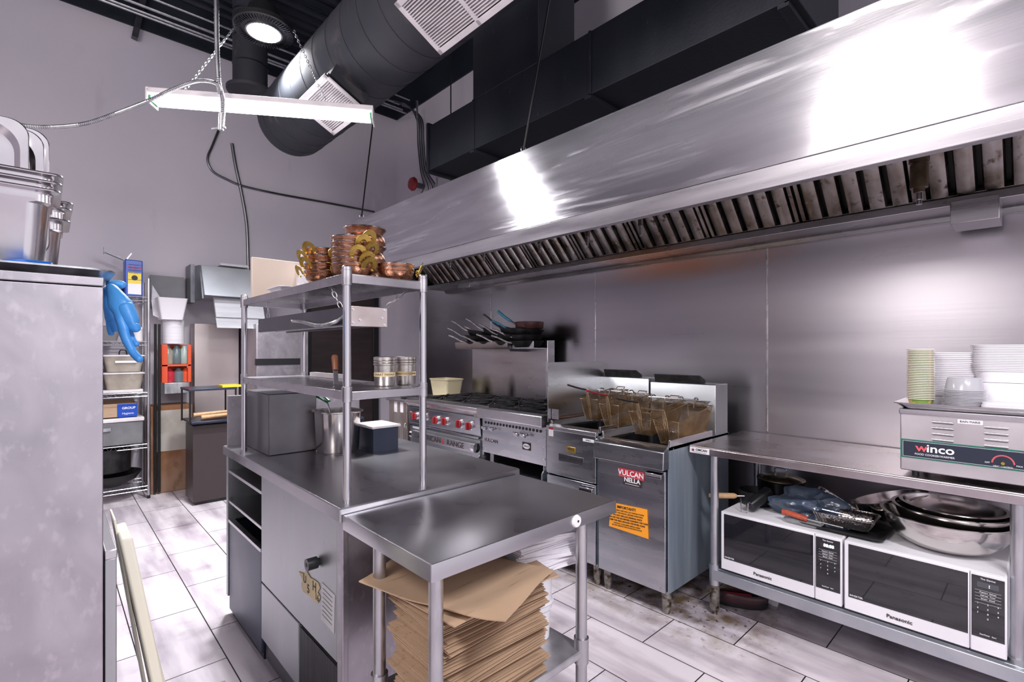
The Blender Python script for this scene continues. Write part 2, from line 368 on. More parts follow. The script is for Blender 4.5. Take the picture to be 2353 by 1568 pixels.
# ================================================================ SETTING
XW, YW, H = 3.64, 6.30, 4.72      # painted right wall, back wall, top of the painted wall
XC = 3.30                          # steel clad wall under the hood
struct(B((-2.6,-2.6,-.05), (XW,YW,0)).build('floor', FLOORM, local=True))
struct(B((-2.6,YW,0), (XW+.1,YW+.1,H)).build('wall_back', PAINT, local=True))
struct(B((XW,-2.6,0), (XW+.1,YW,H)).build('wall_right', PAINT, local=True))
struct(B((-2.7,-2.6,0), (-2.6,YW,H)).build('wall_left', PAINT, local=True))
struct(B((-2.6,YW-.02,H-.02), (XW,YW+.1,5.3)).build('trim_1', DECK, local=True))
struct(B((XW-.02,-2.6,H-.02), (XW+.1,YW,5.3)).build('trim_2', DECK, local=True))
# corrugated roof deck
poly = []; y = -2.6
while y < YW:
    poly += [(y,5.14),(y+.05,5.14),(y+.07,5.19),(y+.12,5.19)]; y += .15
poly += [(YW,5.14),(YW,5.32),(-2.6,5.32)]
struct(MB().prism(poly, 'x', -2.6, XW).build('ceiling', DECK, local=True, smooth=0))
# steel clad stud wall with sheet joints
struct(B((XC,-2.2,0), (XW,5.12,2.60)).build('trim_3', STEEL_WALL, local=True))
for i, yy in enumerate((3.84, 2.52, 1.18, -.15)):
    struct(B((XC-.005,yy-.006,.9), (XC+.001,yy+.006,2.06)).build('trim_%d' % (4+i), STEEL, local=True, bevel=.002))
# door in the back wall
dr = struct(B((2.40,YW-.05,0), (3.24,YW-.005,2.2)).build('door_1', DOORB, local=True))
fr = MB().box((2.32,YW-.07,0),(2.40,YW,2.28)).box((3.24,YW-.07,0),(3.32,YW,2.28)).box((2.40,YW-.07,2.2),(3.24,YW,2.28)).build('door_frame', BLACKP, dr, bevel=.004)

# ---------------- overhead
beam = MB(); p0 = at(322, -40, y=5.0); p1 = at(312, 92, y=6.27)
beam.bar(at(335,-30,z=5.1), at(309,88,y=6.25), .07, .05)
tag(beam.build('roof_brace', DARK_STEEL), 'dark steel brace running down from the roof to the top of the back wall', 'beam')
for k, (py0, py1, rr_) in enumerate(((28,110,.016),(45,125,.013),(36,150,.012),(10,96,.012))):
    a = at(330, py0, y=6.0-.07*k); b = at(612, py1, y=6.0-.07*k); v = (b-a)
    m = MB(); zz = (a.z+b.z)/2
    m.tube([(-2.0,6.0-.09*k,zz),(3.5,6.0-.09*k,zz)], rr_, 8)
    tag(m.build('electrical_conduit', GALV), ['lowest and thickest grey conduit under the roof deck by the back wall','second grey conduit from the back wall under the roof deck','third grey conduit from the back wall under the roof deck','highest thin grey conduit, farthest out from the back wall'][k], 'conduit', 'conduits under the roof deck')
for k in range(5):
    yj = 5.35-k*1.3
    m = MB().box((-2.5,yj-.03,5.02),(3.55,yj+.03,5.05)).box((-2.5,yj-.03,5.10),(3.55,yj+.03,5.14))
    for q in range(16):
        xx = -2.4+q*.37; m.bar((xx,yj,5.04),(xx+.185,yj,5.11),.012,.012,(0,1,0)).bar((xx+.185,yj,5.11),(xx+.37,yj,5.04),.012,.012,(0,1,0))
    tag(m.build('roof_joist', DECK), 'dark open web joist under the roof deck, %s from the back wall' % ordw(k+1), 'joist', 'roof joists')

# big round duct along y with spiral seams, two grilles
DX, DZ, DR = 1.61, 3.47, .30
duct = thing('round_duct', 'large black round air duct with white square grilles', 'duct', (DX,1.8,DZ-DR))
m = MB(); m.tube([(DX,4.60,DZ),(DX,4.64,DZ)], DR, 48, radii=[DR, DR*.97]).tube([(DX,-1.5,DZ),(DX,4.60,DZ)], DR, 48)
m.build('duct_pipe', BLACKR, duct)
m = MB()
for k in range(20):
    yy = 4.5-k*.22; m.tube([(DX,yy+.004,DZ),(DX,yy-.004,DZ)], DR+.0028, 48)
m.build('seam_rings', BLACKR, duct)
def grille(y0, y1, mid=False):
    # plate faces down and to the left of the pipe
    n = Vector((-.45,0,-.893)); t = Vector((.893,0,-.45)); c = Vector((1.431, (y0+y1)/2, CAM_H+1.697))
    M = Matrix(((t.x,0,n.x,c.x),(0,1,0,c.y),(t.z,0,n.z,c.z),(0,0,0,1)))
    L_ = (y1-y0); w_ = .32
    g = MB(); g.T = M
    g.box((-w_/2+.03,-L_/2+.03,-.16),(w_/2-.03,L_/2-.03,-.004)); col = g.build('duct_collar', BLACKR, duct)
    g = MB(); g.T = M; f = .03
    g.box((-w_/2,-L_/2,0),(w_/2,-L_/2+f,.012)).box((-w_/2,L_/2-f,0),(w_/2,L_/2,.012)).box((-w_/2,-L_/2,0),(-w_/2+f,L_/2,.012)).box((w_/2-f,-L_/2,0),(w_/2,L_/2,.012))
    if mid: g.box((-w_/2,-.012,0),(w_/2,.012,.012))
    gr = g.build('grille_frame', WHITEG, duct, bevel=.002)
    g = MB(); g.T = M; k = -w_/2+f+.006
    while k < w_/2-f-.004:
        g.bar((k,-L_/2+f,.004),(k,L_/2-f,.004),.0035,.014,(.5,0,1)); k += .0135
    g.build('grille_slats', WHITEG, gr)
    g = MB(); g.T = M; k = -L_/2+f+.01
    while k < L_/2-f: g.box((-w_/2+f,k,-.014),(w_/2-f,k+.003,-.006)); k += .014
    g.build('rear_slats', WHITEG, gr)
    g = MB(); g.T = M; g.box((-w_/2+f*.6,-L_/2+f*.6,-.03),(w_/2-f*.6,L_/2-f*.6,-.022)); g.build('grille_backing', BLACKP, gr)
grille(3.12, 3.64); grille(1.56, 2.25, True)

# vertical round pipe by the back wall
vp = thing('vertical_pipe', 'black vertical round vent pipe with a flange in front of the back wall', 'duct', (1.41,5.17,3.87))
MB().tube([(1.41,5.17,3.88),(1.41,5.17,5.13)], .15, 36).build('pipe', BLACKR, vp)
for z in (4.12,4.36,4.60): MB().tube([(1.41,5.17,z),(1.41,5.17,z+.01)], .154, 36).build('pipe_band', DARK_STEEL, vp)
MB().lathe([(.2,3.87),(.205,3.88),(.205,3.90),(.165,3.92)], (1.41,5.17,0), 36).build('flange', BLACKR, vp)

# high bay lamp
hb = thing('high_bay_lamp', 'round black LED high bay lamp hanging from the dark ceiling', 'lamp', (HB.x,HB.y,HB.z-.05))
MB().lathe([(.115,-.04),(.185,-.04),(.2,-.03),(.2,0),(.13,.03),(.10,.12),(.04,.14)], HB, 40).build('housing', BLACKP, hb)
m = MB()
for k in range(60):
    a = 2*math.pi*k/60; c_, s_ = math.cos(a), math.sin(a)
    m.bar(HB+Vector((c_*.15,s_*.15,-.044)), HB+Vector((c_*.192,s_*.192,-.044)), .006, .012)
m.build('cooling_fins', DARK_STEEL, hb)
MB().lathe([(.112,-.052),(.122,-.052),(.122,-.04),(.112,-.04)], HB, 40, cap=False).build('lens_ring', STEEL, hb)
MB().lathe([(.0,-.047),(.112,-.047),(.112,-.042),(0,-.042)], HB, 40).build('lens', LED_E, hb)
m = MB(); random.seed(3)
for rr_, cnt in ((.02,6),(.042,12),(.064,18),(.084,24),(.1,30)):
    for k in range(cnt):
        a = 2*math.pi*k/cnt+rr_*40; m.lathe([(.0048,-.0495),(.0048,-.047)], HB+Vector((rr_*math.cos(a), rr_*math.sin(a), 0)), 6)
m.build('led_chips', LED_D, hb)
MB().tube([HB+Vector((0,0,.13)), (HB.x,HB.y,5.05)], .006, 8).build('suspension_rod', BLACKP, hb)

# tube lamp A and its twin over the cook line
def tube_lamp(pr, label):
    a, b = pr; v = (b-a).normalized(); s_ = Vector((0,0,1)).cross(v)
    t = thing('tube_lamp', label, 'lamp', ((a+b)/2-Vector((0,0,.03))))
    m = MB(); m.bar(a+Vector((0,0,.03)), b+Vector((0,0,.03)), .12, .035).build('lamp_body', WHITEG, t, bevel=.006)
    for o_ in (-.035,.035):
        MB().tube([a+v*.02+s_*o_-Vector((0,0,.012)), b-v*.02+s_*o_-Vector((0,0,.012))], .017, 12).build('fluorescent_tube', TUBE_E, t)
    for p, q in ((a,1),(b,-1)):
        MB().bar(p-v*q*.006, p+v*q*.004, .135, .085).build('end_plate', WHITEG, t, bevel=.003)
        MB().bar(p+v*q*.004-Vector((0,0,.012)), p+v*q*.016-Vector((0,0,.012)), .10, .03).build('lamp_holder', GREEN, t)
    return t
ta = tube_lamp(TUBE_A, 'bright fluorescent tube lamp hanging on chains above the island')
tb = tube_lamp(TUBE_B, 'fluorescent tube lamp hanging over the front of the cook line')
def chain(p0, p1, name, label, link=.022, r=.0016, parent=None, cat='chain', ms=GALV):
    p0 = Vector(p0); p1 = Vector(p1); d = p1-p0; n = max(2, int(d.length/(link*1.5))); m = MB(); u = d.normalized(); a = u.orthogonal().normalized(); b = u.cross(a)
    for k in range(n):
        c_ = p0+d*((k+.5)/n); s_ = a if k % 2 else b; pts = []
        for q in range(10):
            t = 2*math.pi*q/10; pts.append(c_+u*math.cos(t)*link+s_*math.sin(t)*link*.42)
        m.tube(pts, r, 5, closed=True)
    o = m.build(name, ms, parent)
    if parent is None: tag(o, label, cat)
    return o
ca = TUBE_A[0]*.87+TUBE_A[1]*.13+Vector((0,0,.05)); cb = TUBE_A[0]*.22+TUBE_A[1]*.78+Vector((0,0,.05))
chain(ca, at(545,55,d=3.55), 'suspension_chain', 'left hanging chain holding up the tube lamp beside the flexible conduit', .017, .0022)
chain(cb, at(675,70,d=3.45), 'suspension_chain', 'right hanging chain of the tube lamp, in front of the round duct', .017, .0022)
def ribbed(m, pts, r, step=.02):
    P = spline(pts, 14)
    m.tube(P, r, 10)
# conduits hanging round lamp A
cd = thing('flexible_conduit', 'flexible ribbed metal conduit dropping from the ceiling and looping left over the lamp', 'conduit', at(510,290,d=2.9))
P = spline([at(497,-40,d=2.95), at(498,80,d=2.95), at(502,180,d=2.95), at(512,232,d=2.95), at(510,290,d=2.95)], 30)
m = MB(); m.tube(P, .012, 10, radii=[.012+.0025*(i % 2) for i in range(len(P))]).build('drop_conduit', GALV, cd)
P = spline([at(505,215,d=2.93), at(497,192,d=2.93), at(455,186,d=2.9), at(400,204,d=2.85), at(340,232,d=2.8), at(260,263,d=2.75), at(190,285,d=2.7), at(100,292,d=2.65), at(20,284,d=2.6)], 34)
MB().tube(P, .009, 10, radii=[.009+.002*(i % 2) for i in range(len(P))]).build('side_conduit', GALV, cd)
MB().tube([at(510,262,d=2.95), at(508,300,d=2.95)], .016, 10).build('junction_fitting', GALV, cd)
MB().bar(at(487,297,d=2.95), at(518,293,d=2.95), .012, .01).build('strap', GALV, cd)
# cables on the back wall
P = spline([at(502,300,y=6.28), at(488,335,y=6.28), at(477,365,y=6.28), at(488,393,y=6.28), at(520,412,y=6.28), at(560,428,y=6.28), at(640,446,y=6.28), at(740,464,y=6.28), at(860,487,y=6.28)], 10)
tag(MB().tube(P, .012, 8).build('wall_cable', DARK_STEEL), 'grey cable curving down the back wall then running right to the hood', 'cable')
P = spline([at(533,330,y=6.285), at(541,380,y=6.285), at(556,450,y=6.285), at(567,520,y=6.285), at(570,600,y=6.285), at(571,640,y=6.285)], 10)
tag(MB().tube(P, .017, 8).build('wall_cable', DARK_STEEL), 'thick grey cable dropping down the back wall behind the beige board', 'cable')

# ---------------- black rectangular duct over the hood
bd = thing('box_duct', 'long black rectangular exhaust duct above the steel hood', 'duct', (2.78,2.2,3.0))
B((2.45,.75,3.0), (3.12,3.69,3.39)).build('horizontal_trunk', BLACKD, bd, bevel=.004)
B((2.45,2.355,3.39), (2.834,3.07,5.10)).build('vertical_riser', BLACKD, bd, bevel=.004)
for yy in (3.05,1.9,.78): MB().box((2.44,yy,2.975),(3.13,yy+.05,3.0)).box((2.44,yy,2.99),(2.45,yy+.02,3.39)).build('trunk_flange', BLACKD, bd, bevel=.002)
MB().box((2.44,3.69,2.98),(3.14,3.72,3.42)).build('end_cap', BLACKD, bd, bevel=.002)
for (pa, pb, lab) in ((at(862,240,d=5.0), at(831,497,x=2.2), 'thin dark rod hanging the far end of the hood'), (at(1268,-30,x=2.18), at(1203,345,x=2.18), 'dark rod holding the hood up, in front of the black duct'), (at(1036,150,x=3.3), at(1036,262,x=3.3), 'short visible thin dark rod behind the far end of the black duct')):
    pb2 = Vector((pb.x, pb.y, pb.z)); pa2 = Vector((pa.x, pa.y, max(pa.z, pb.z+.3)))
    if 'short' in lab: pb2.z = 2.665; pa2.z = 5.13
    o = thing('hanger_rod', lab, 'rod', pb2)
    MB().tube([pb2, pa2], .007, 8).build('rod', BLACKP, o)
    MB().torus(pb2+Vector((0,0,.0)), .022, .003, Matrix.Rotation(R(90),4,'X'), 14, 6).build('hook', GALV, o)

# ---------------- steel exhaust hood
HX, HF, HN = 2.157, 4.60, -1.15
hood = thing('exhaust_hood', 'long stainless steel exhaust hood over the cooking line', 'hood', (2.7,1.7,2.09))
m = MB(); m.prism([(HX,2.17),(HX,2.66),(HX+.012,2.66),(HX+.012,2.17)], 'y', HN, HF); m.build('front_panel', STEEL_HOOD, hood, bevel=.002)
MB().prism([(HX,2.168),(HX+.012,2.168),(HX+.022,2.095),(HX+.055,2.095),(HX+.055,2.085),(HX+.012,2.085)], 'y', HN, HF).build('lower_lip', STEEL, hood, bevel=.002)
for q in (HF-.012, HN): MB().box((HX+.012,q,2.09),(XC,q+.012,2.66)).build('end_panel', STEEL_HOOD, hood)
B((HX+.012,HN+.012,2.65),(XC,HF-.012,2.66)).build('top_panel', STEEL, hood)
m = MB(); m.prism([(3.02,2.075),(3.02,2.115),(3.10,2.125),(XC-.001,2.125),(XC-.001,2.05),(3.26,2.05),(3.24,2.075)], 'y', HN+.02, HF-.02); m.build('grease_rail', mat('rail_steel', (.5,.49,.51), (.58,.57,.59), (2,2,9), (.22,.34), 1, tints=(((.35,.2,-.0),(.6,.55,.2),(.70,.38,.18),.8),)), hood, bevel=.003)
# plenum box behind the filters
MB().prism([(3.10,2.12),(2.60,2.62),(2.60,2.648),(XC,2.648),(XC,2.13)], 'y', HN+.02, HF-.02).build('plenum', FILTER_BACK, hood)
lo = Vector((3.055,0,2.13)); hi = Vector((2.565,0,2.62))
sl = (hi-lo).normalized(); nn = Vector((-sl.z,0,sl.x)); nn = nn if nn.z < 0 else -nn
def filt(y0, wd):
    L_ = (hi-lo).length
    t = MB(); M = Matrix(((0,sl.x,nn.x,lo.x),(1,0,0,y0),(0,sl.z,nn.z,lo.z),(0,0,0,1)))
    t.T = M
    t.box((0,0,.0),(.02,L_,.028)).box((wd-.02,0,0),(wd,L_,.028)).box((0,0,0),(wd,.018,.028)).box((0,L_-.03,0),(wd,L_,.028))
    f = t.build('baffle_filter', FILTER, hood, bevel=.002)
    t = MB(); t.T = M; n = 5; p = (wd-.04)/n
    for k in range(n):
        x0 = .02+k*p
        prof = [(x0+.006,.004),(x0+.013,.03),(x0+.026,.035),(x0+p-.030,.035),(x0+p-.017,.03),(x0+p-.010,.004),(x0+p-.013,.004),(x0+p-.019,.026),(x0+.019,.026),(x0+.010,.004)]
        t.add([(a, .019, b) for a, b in prof]+[(a, L_-.03, b) for a, b in prof], [(i, (i+1) % 10, 10+(i+1) % 10, 10+i) for i in range(10)])
    t.build('baffles', FILTER, f, smooth=25)
    for q in (.28,.72):
        t = MB(); t.T = M
        t.tube(spline([(wd*q-.035,L_-.19,.036),(wd*q-.03,L_-.225,.055),(wd*q,L_-.235,.06),(wd*q+.03,L_-.225,.055),(wd*q+.035,L_-.19,.036)], 5), .003, 6)
        t.build('pull_ring', CHROME, f)
y = HN+.03
while y < HF-.5: filt(y, .495); y += .508
# fire nozzles
for (px, py) in ((1035,620),(1112,600),(1240,580),(1350,565),(1472,542)):
    p = at(px, py, x=2.72)
    n = MB().tube([p+Vector((0,0,.30)), p+Vector((0,0,.085))], .011, 8).tube([p+Vector((0,0,.10)), p+Vector((0,0,.06))], .017, 8).build('nozzle_pipe', FILTER, hood)
    MB().tube([p+Vector((0,0,.06)), p+Vector((0,0,.03)), p+Vector((0,0,.028)), p], .01, 10, radii=[.012,.012,.009,.009]).build('nozzle_tip', CHROME, n)
p = at(2112,470,x=2.72)
n = MB().tube([p+Vector((0,0,.34)), p+Vector((0,0,.05))], .02, 10).tube([p+Vector((0,0,.17)), p+Vector((0,0,.07))], .032, 12).tube([p+Vector((0,0,.20)), p+Vector((0,0,.18))], .036, 12).build('nozzle_pipe', mat('brown_pipe', (.09,.06,.035), (.14,.10,.07), (20,20,20), (.3,.4), .7), hood)
MB().tube([p+Vector((0,0,.05)), p+Vector((0,0,.02)), p+Vector((0,0,.018)), p], .01, 10, radii=[.015,.015,.011,.011]).build('nozzle_tip', CHROME, n)
a = at(2185,500,x=3.02); b = at(2298,500,x=3.02)
B((2.99,b.y,1.985),(3.2,a.y,2.09)).build('grease_cup', STEEL, hood, bevel=.003)
a = at(1058,655,x=3.02); b = at(1084,655,x=3.02)
B((2.99,b.y,2.03),(3.12,a.y,2.08)).build('grease_cup', STEEL, hood, bevel=.003)

# alarm bell and cable bundle
p = at(953,424,x=3.5)
bell = thing('alarm_bell', 'round red fire alarm bell behind the far end of the hood', 'bell', p)
MB().lathe([(.03,0),(.085,.01),(.09,.03),(.075,.06),(.03,.075),(0,.078)], p, 28, Matrix.Rotation(R(-90),4,'Y')@Matrix.Rotation(R(0),4,'Z')).build('gong', RED, bell)
MB().tube([p, p+Vector((.13,0,0))], .035, 12).build('bell_mount', DARK_STEEL, bell)
cb_ = thing('cable_bundle', 'bundle of grey cables hanging beside the black duct end and the alarm bell', 'cables', at(985,440,x=3.45))
for k in range(7):
    o_ = k*4
    P = spline([at(895+o_*1.5,228+k*3,x=3.4), at(935+o_*.5,240+k*2,x=3.4), at(957+k*2.2,275,x=3.4), at(960+k*2.4,330,x=3.4), at(966+k*2.5,390,x=3.4), at(974+k*5,430,x=3.4), at(960+k*9,455,x=3.4)], 8)
    MB().tube(P, .007, 6).build('cable', GALV if k % 2 else DARK_STEEL, cb_)
MB().tube([at(958,232,x=3.4), at(960,300,x=3.4)], .014, 8).build('conduit_stub', GALV, cb_)
P = [at(1003,445,x=3.2), at(1003,408,x=3.2), at(1040,405,x=3.2)]; P[0].z = 2.665
tag(MB().tube(P, .014, 8).build('gas_pipe', GALV), 'short bent grey pipe on top of the hood under the black duct', 'pipe')

# ================================================================ COOKING LINE
def leg(parent, x, y, z0, z1, r=.022, m=GALV_DIRTY, foot=True, name='leg'):
    o = MB().tube([(x,y,z0),(x,y,z0+.012),(x,y,z0+.02),(x,y,z0+.05),(x,y,z1)], r, 16, radii=[r*.62,r*.8,r*.8,r,r]).build(name, m, parent)
    return o
def lip_handle(parent, x, y0, y1, z, ms=CHROME):
    return MB().prism([(x,z),(x-.028,z-.006),(x-.034,z-.016),(x-.034,z-.03),(x-.030,z-.03),(x-.029,z-.017),(x-.024,z-.010),(x,z-.006)], 'y', y0, y1).build('handle', ms, parent, bevel=.001)
def grate(parent, x, y, z, sx, sy, proto=[None]):
    m = MB(); t = .009; h = .02
    x0, x1, y0, y1 = x-sx/2, x+sx/2, y-sy/2, y+sy/2
    for a, b in (((x0,y0),(x1,y0)),((x1,y0),(x1,y1)),((x1,y1),(x0,y1)),((x0,y1),(x0,y0))): m.bar((a[0],a[1],z),(b[0],b[1],z), t, h)
    for k in range(8):
        a = math.pi/4*k; r0 = .045; r1 = sx*.48 if k % 2 == 0 else sx*.62
        m.bar((x+r0*math.cos(a),y+r0*math.sin(a),z+.005),(x+min(r1,9)*math.cos(a),y+r1*math.sin(a),z+.002), t*.8, h)
    for a in ((x0,y0),(x1,y0),(x1,y1),(x0,y1)): m.cyl((a[0],a[1],z-.035),(a[0],a[1],z+.016), .009, n=8)
    g = m.build('burner_grate', BLACK, parent, bevel=.001)
    MB().lathe([(.05,0),(.05,.012),(.035,.02),(.012,.022),(0,.022)], (x,y,z-.034), 20).build('burner_head', BLACK, g)
    MB().torus((x,y,z-.004), .055, .005, n=20, m=6).build('grate_ring', BLACK, g)

# --- six burner range with oven
y0, y1 = 2.925, 3.985
rg = thing('gas_range', 'stainless six burner gas range with red knobs and a high back shelf', 'stove', (2.8,3.45,0))
MB().box((2.44,y0,.14),(3.24,y1,.93)).build('range_body', STEEL_UNIT, rg, bevel=.004)
MB().prism([(2.395,.93),(2.385,.945),(2.388,.97),(2.41,.98),(2.50,.98),(2.50,.90),(2.42,.90)], 'y', y0, y1-.01).build('front_rail', STEEL, rg, bevel=.003)
MB().box((2.40,y0+.0,.895),(2.45,y0+.075,.978)).build('rail_end_cap', mat('yellowed_cap', (.36,.30,.22), (.52,.47,.40), (30,30,30), (.3,.5), .9), rg, bevel=.008)
cp = MB().prism([(2.405,.90),(2.42,.75),(2.46,.75),(2.46,.90)], 'y', y0+.01, y1-.01).build('control_panel', STEEL_FRONT, rg, bevel=.003)
MB().box((2.40,y0+.02,.733),(2.44,y1-.03,.748)).build('lower_trim', CHROME, rg, bevel=.002)
for (px, py) in ((956,956),(975,959),(1003.5,965.6),(1024,968.5),(1057,974),(1080,979)):
    p = at(px, py, x=2.41)
    k = MB().tube([p+Vector((.004,0,0)), p-Vector((.014,0,0))], .036, 28, radii=[.037,.036]).build('knob_skirt', CHROME, rg)
    MB().tube([p-Vector((.014,0,0)), p-Vector((.022,0,0))], .033, 28, radii=[.0335,.031]).box(p+Vector((-.042,-.008,-.028)), p+Vector((-.02,.008,.028))).build('knob', RED, k, bevel=.002)
p = at(945,943,x=2.412); B(p-Vector((.003,.018,.02)), p+Vector((.004,.018,.02))).build('warning_sticker', mat('orange_red_sticker', (.62,.12,.06), rough=(.5,.5)), rg)
p = at(956,982,x=2.418); B(p-Vector((.004,.05,.012)), p+Vector((.004,.05,.012))).build('white_sticker', WHITEP, rg)
# oven door and the handle that carries the lettering
MB().box((2.425,y0+.03,.20),(2.45,y1-.05,.72)).build('oven_door', STEEL_UNIT, rg, bevel=.004)
pa = at(962,1003,x=2.38); pb = at(1098,1035,x=2.38); zc = .665
hd = MB().box((2.365,2.955,zc-.033),(2.378,3.86,zc+.033)).box((2.365,2.955,zc+.027),(2.43,3.86,zc+.035)).build('oven_handle', STEEL, rg, bevel=.003)
MB().tube([(2.39,2.95,zc),(2.39,2.985,zc)], .036, 20).build('handle_end', CHROME, hd)
MB().tube([(2.39,3.83,zc),(2.39,3.865,zc)], .036, 20).build('handle_end', CHROME, hd)
text('AMERICAN', .062, (2.363,3.56,zc), 'x', hd, INK, sx=1.12)
text('RANGE', .062, (2.363,3.19,zc), 'x', hd, INK, sx=1.12)
MB().prism([(3.345,zc-.02),(3.375,zc-.02),(3.36,zc+.022)], 'x', 2.3625, 2.3655).build('flame_mark', RED, hd)
for x in (2.50,3.15):
    for yy in (y0+.05,y1-.05): leg(rg, x, yy, 0, .15, .025)
tp = MB().box((2.50,y0+.01,.93),(3.2,y1-.01,.945)).build('burner_tray', BLACK, rg, bevel=.002)
for i in range(3):
    for j in range(2): grate(rg, 2.68+.34*j, y0+.18+.345*i, .972, .325, .33)
# back guard with shelf
bgd = MB().box((3.17,y0,.93),(3.2,y1,1.47)).build('back_guard', mat('sooted_guard', (.42,.41,.42), (.52,.51,.52), (2,2,9), (.24,.36), 1, tints=((tuple(at(1119,896,x=3.17)-Vector((2.8,3.45,0))),(.2,.10,.16),(.03,.025,.02),.95),(tuple(at(1176,900,x=3.17)-Vector((2.8,3.45,0))),(.2,.07,.18),(.03,.025,.02),.9))), rg, bevel=.003)
MB().box((3.16,y0,.955),(3.17,y1,.975)).build('back_guard_trim', CHROME, bgd, bevel=.002)
B((3.13,y0-.028,.93), (3.22,y0,1.50)).build('guard_post', STEEL, bgd, bevel=.004)
m = MB().prism([(2.93,1.49),(2.93,1.455),(2.95,1.425),(3.17,1.425),(3.17,1.435),(2.955,1.435),(2.94,1.458),(2.94,1.49)], 'y', y0+.27, y1-.03)
m.build('high_shelf', mat('shelf_steel', (.42,.36,.33), (.5,.46,.44), (6,6,6), (.22,.4), 1), bgd, bevel=.002)
MB().prism([(2.93,1.492),(2.935,1.44),(2.965,1.405),(3.17,1.40),(3.17,1.49)], 'y', y0+.265, y0+.27).build('shelf_bracket', DARK_STEEL, bgd)
MB().prism([(2.98,1.49),(2.98,1.425),(3.17,1.425),(3.17,1.435),(2.99,1.435),(2.99,1.49)], 'y', y0, y0+.262).build('shelf_end_section', STEEL, bgd, bevel=.002)
tag(bgd, '', ''); del bgd['label']; del bgd['category']

# --- griddle/steel panel cabinet at the far end with tongs on its front
sc_ = thing('steel_cabinet', 'stained stainless cabinet side with stickers, left of the range with red knobs', 'cabinet', (2.8,4.2,0))
MB().box((2.42,4.01,.12),(3.24,4.34,.93)).build('body', mat('stained_panel', (.42,.34,.29), (.55,.50,.48), (8,8,3), (.3,.5), .9), sc_, bevel=.004)
MB().box((2.40,4.0,.93),(3.28,4.36,.955)).build('top', STEEL, sc_, bevel=.004)
for px, py in ((909,935),(923,936)):
    p = at(px, py, x=2.418); B(p-Vector((.001,.025,.05)), p+Vector((.003,.025,.05))).build('sticker', WHITEG, sc_)
for x in (2.47,3.2):
    for yy in (4.06,4.29): leg(sc_, x, yy, 0, .13, .022)
for k, (px, lab) in enumerate(((893,'steel tongs hanging leftmost on the stained panel left of the range'),(902,'steel tongs hanging second from left on the stained panel left of the range'),(911,'steel tongs hanging third from left on the stained panel left of the range'),(931,'steel tongs hanging alone, nearest the range knobs'))):
    p = at(px, 975, x=2.40)
    m = MB().tube(spline([p+Vector((0,.016,-.17)), p+Vector((0,.02,-.05)), p+Vector((0,.006,.0)), p+Vector((0,-.006,0)), p+Vector((0,-.02,-.05)), p+Vector((0,-.016,-.17))], 6), .004, 6)
    m.tube([p+Vector((0,0,-.0)), p+Vector((.02,0,.01))], .003, 6)
    tag(m.build('tongs', CHROME), lab, 'tongs', 'tongs on the steel panel')
# cream tub and pan lid on its top
def open_tub(name, c, w_, l_, h_, ms, label, cat, taper=.85, r=.03, rz=0, lip=.012, group=None):
    M = Matrix.Rotation(rz, 4, 'Z')
    t = .004
    o = MB().rr([(w_*taper,l_*taper,r,0),(w_,l_,r,h_-.012),(w_+lip,l_+lip,r,h_-.012),(w_+lip,l_+lip,r,h_),(w_-2*t,l_-2*t,r,h_),(w_*taper-2*t,l_*taper-2*t,r,t)], c, M=M).build(name, ms, None)
    return tag(o, label, cat, group)
open_tub('plastic_tub', (2.98,4.17,.956), .22, .30, .17, CREAM, 'cream plastic tub standing beyond the spice tins, left of the range', 'tub')
tag(MB().lathe([(0,0),(.16,.004),(.165,.008),(.06,.022),(.02,.03),(.02,.045),(0,.047)], (2.62,4.14,.956), 32).build('pan_lid', BLACK), 'flat dark pan lid lying on the cabinet top beside the cream tub', 'lid')

# --- frying pans heaped on the high shelf
pan0 = None
PHAND = mat('worn_pan_handle', (.26,.25,.26), (.42,.40,.41), (30,30,30), (.25,.4), 1)
def pan(c, rz, tilt, label, hm, r=.12, deep=.045):
    global pan0
    if pan0 is None:
        t = thing('frying_pan', label, 'pan', (0,0,0), 'frying pans on the high shelf')
        MB().lathe([(0,0),(.09,0),(.095,.003),(.122,.04),(.126,.045),(.123,.047),(.118,.042),(.09,.006),(0,.005)], n=32).build('pan_body', BLACK, t, local=True)
        h = MB().tube(spline([(.115,0,.032),(.16,0,.045),(.22,0,.075),(.27,0,.092)], 5), .0072, 8, radii=None)
        h.build('handle', PHAND, t, local=True)
        pan0 = t
        t['_'] = 1; del t['_']
    else: t = copy_tree(pan0, label=label)
    for ch in t.children:
        if ch.name.startswith('handle') and hm is not CHROME:
            ch.data = ch.data.copy(); ch.data.materials.clear(); ch.data.materials.append(hm)
    r = .142; t.location = c; t.rotation_euler = (0, R(tilt+4), R(rz)); s_ = r/.12; t.scale = (s_, s_, s_*deep/.045)
    return t
TEAL = mat('teal_handle', (.02,.16,.24), rough=(.4,.4))
S0 = 1.493
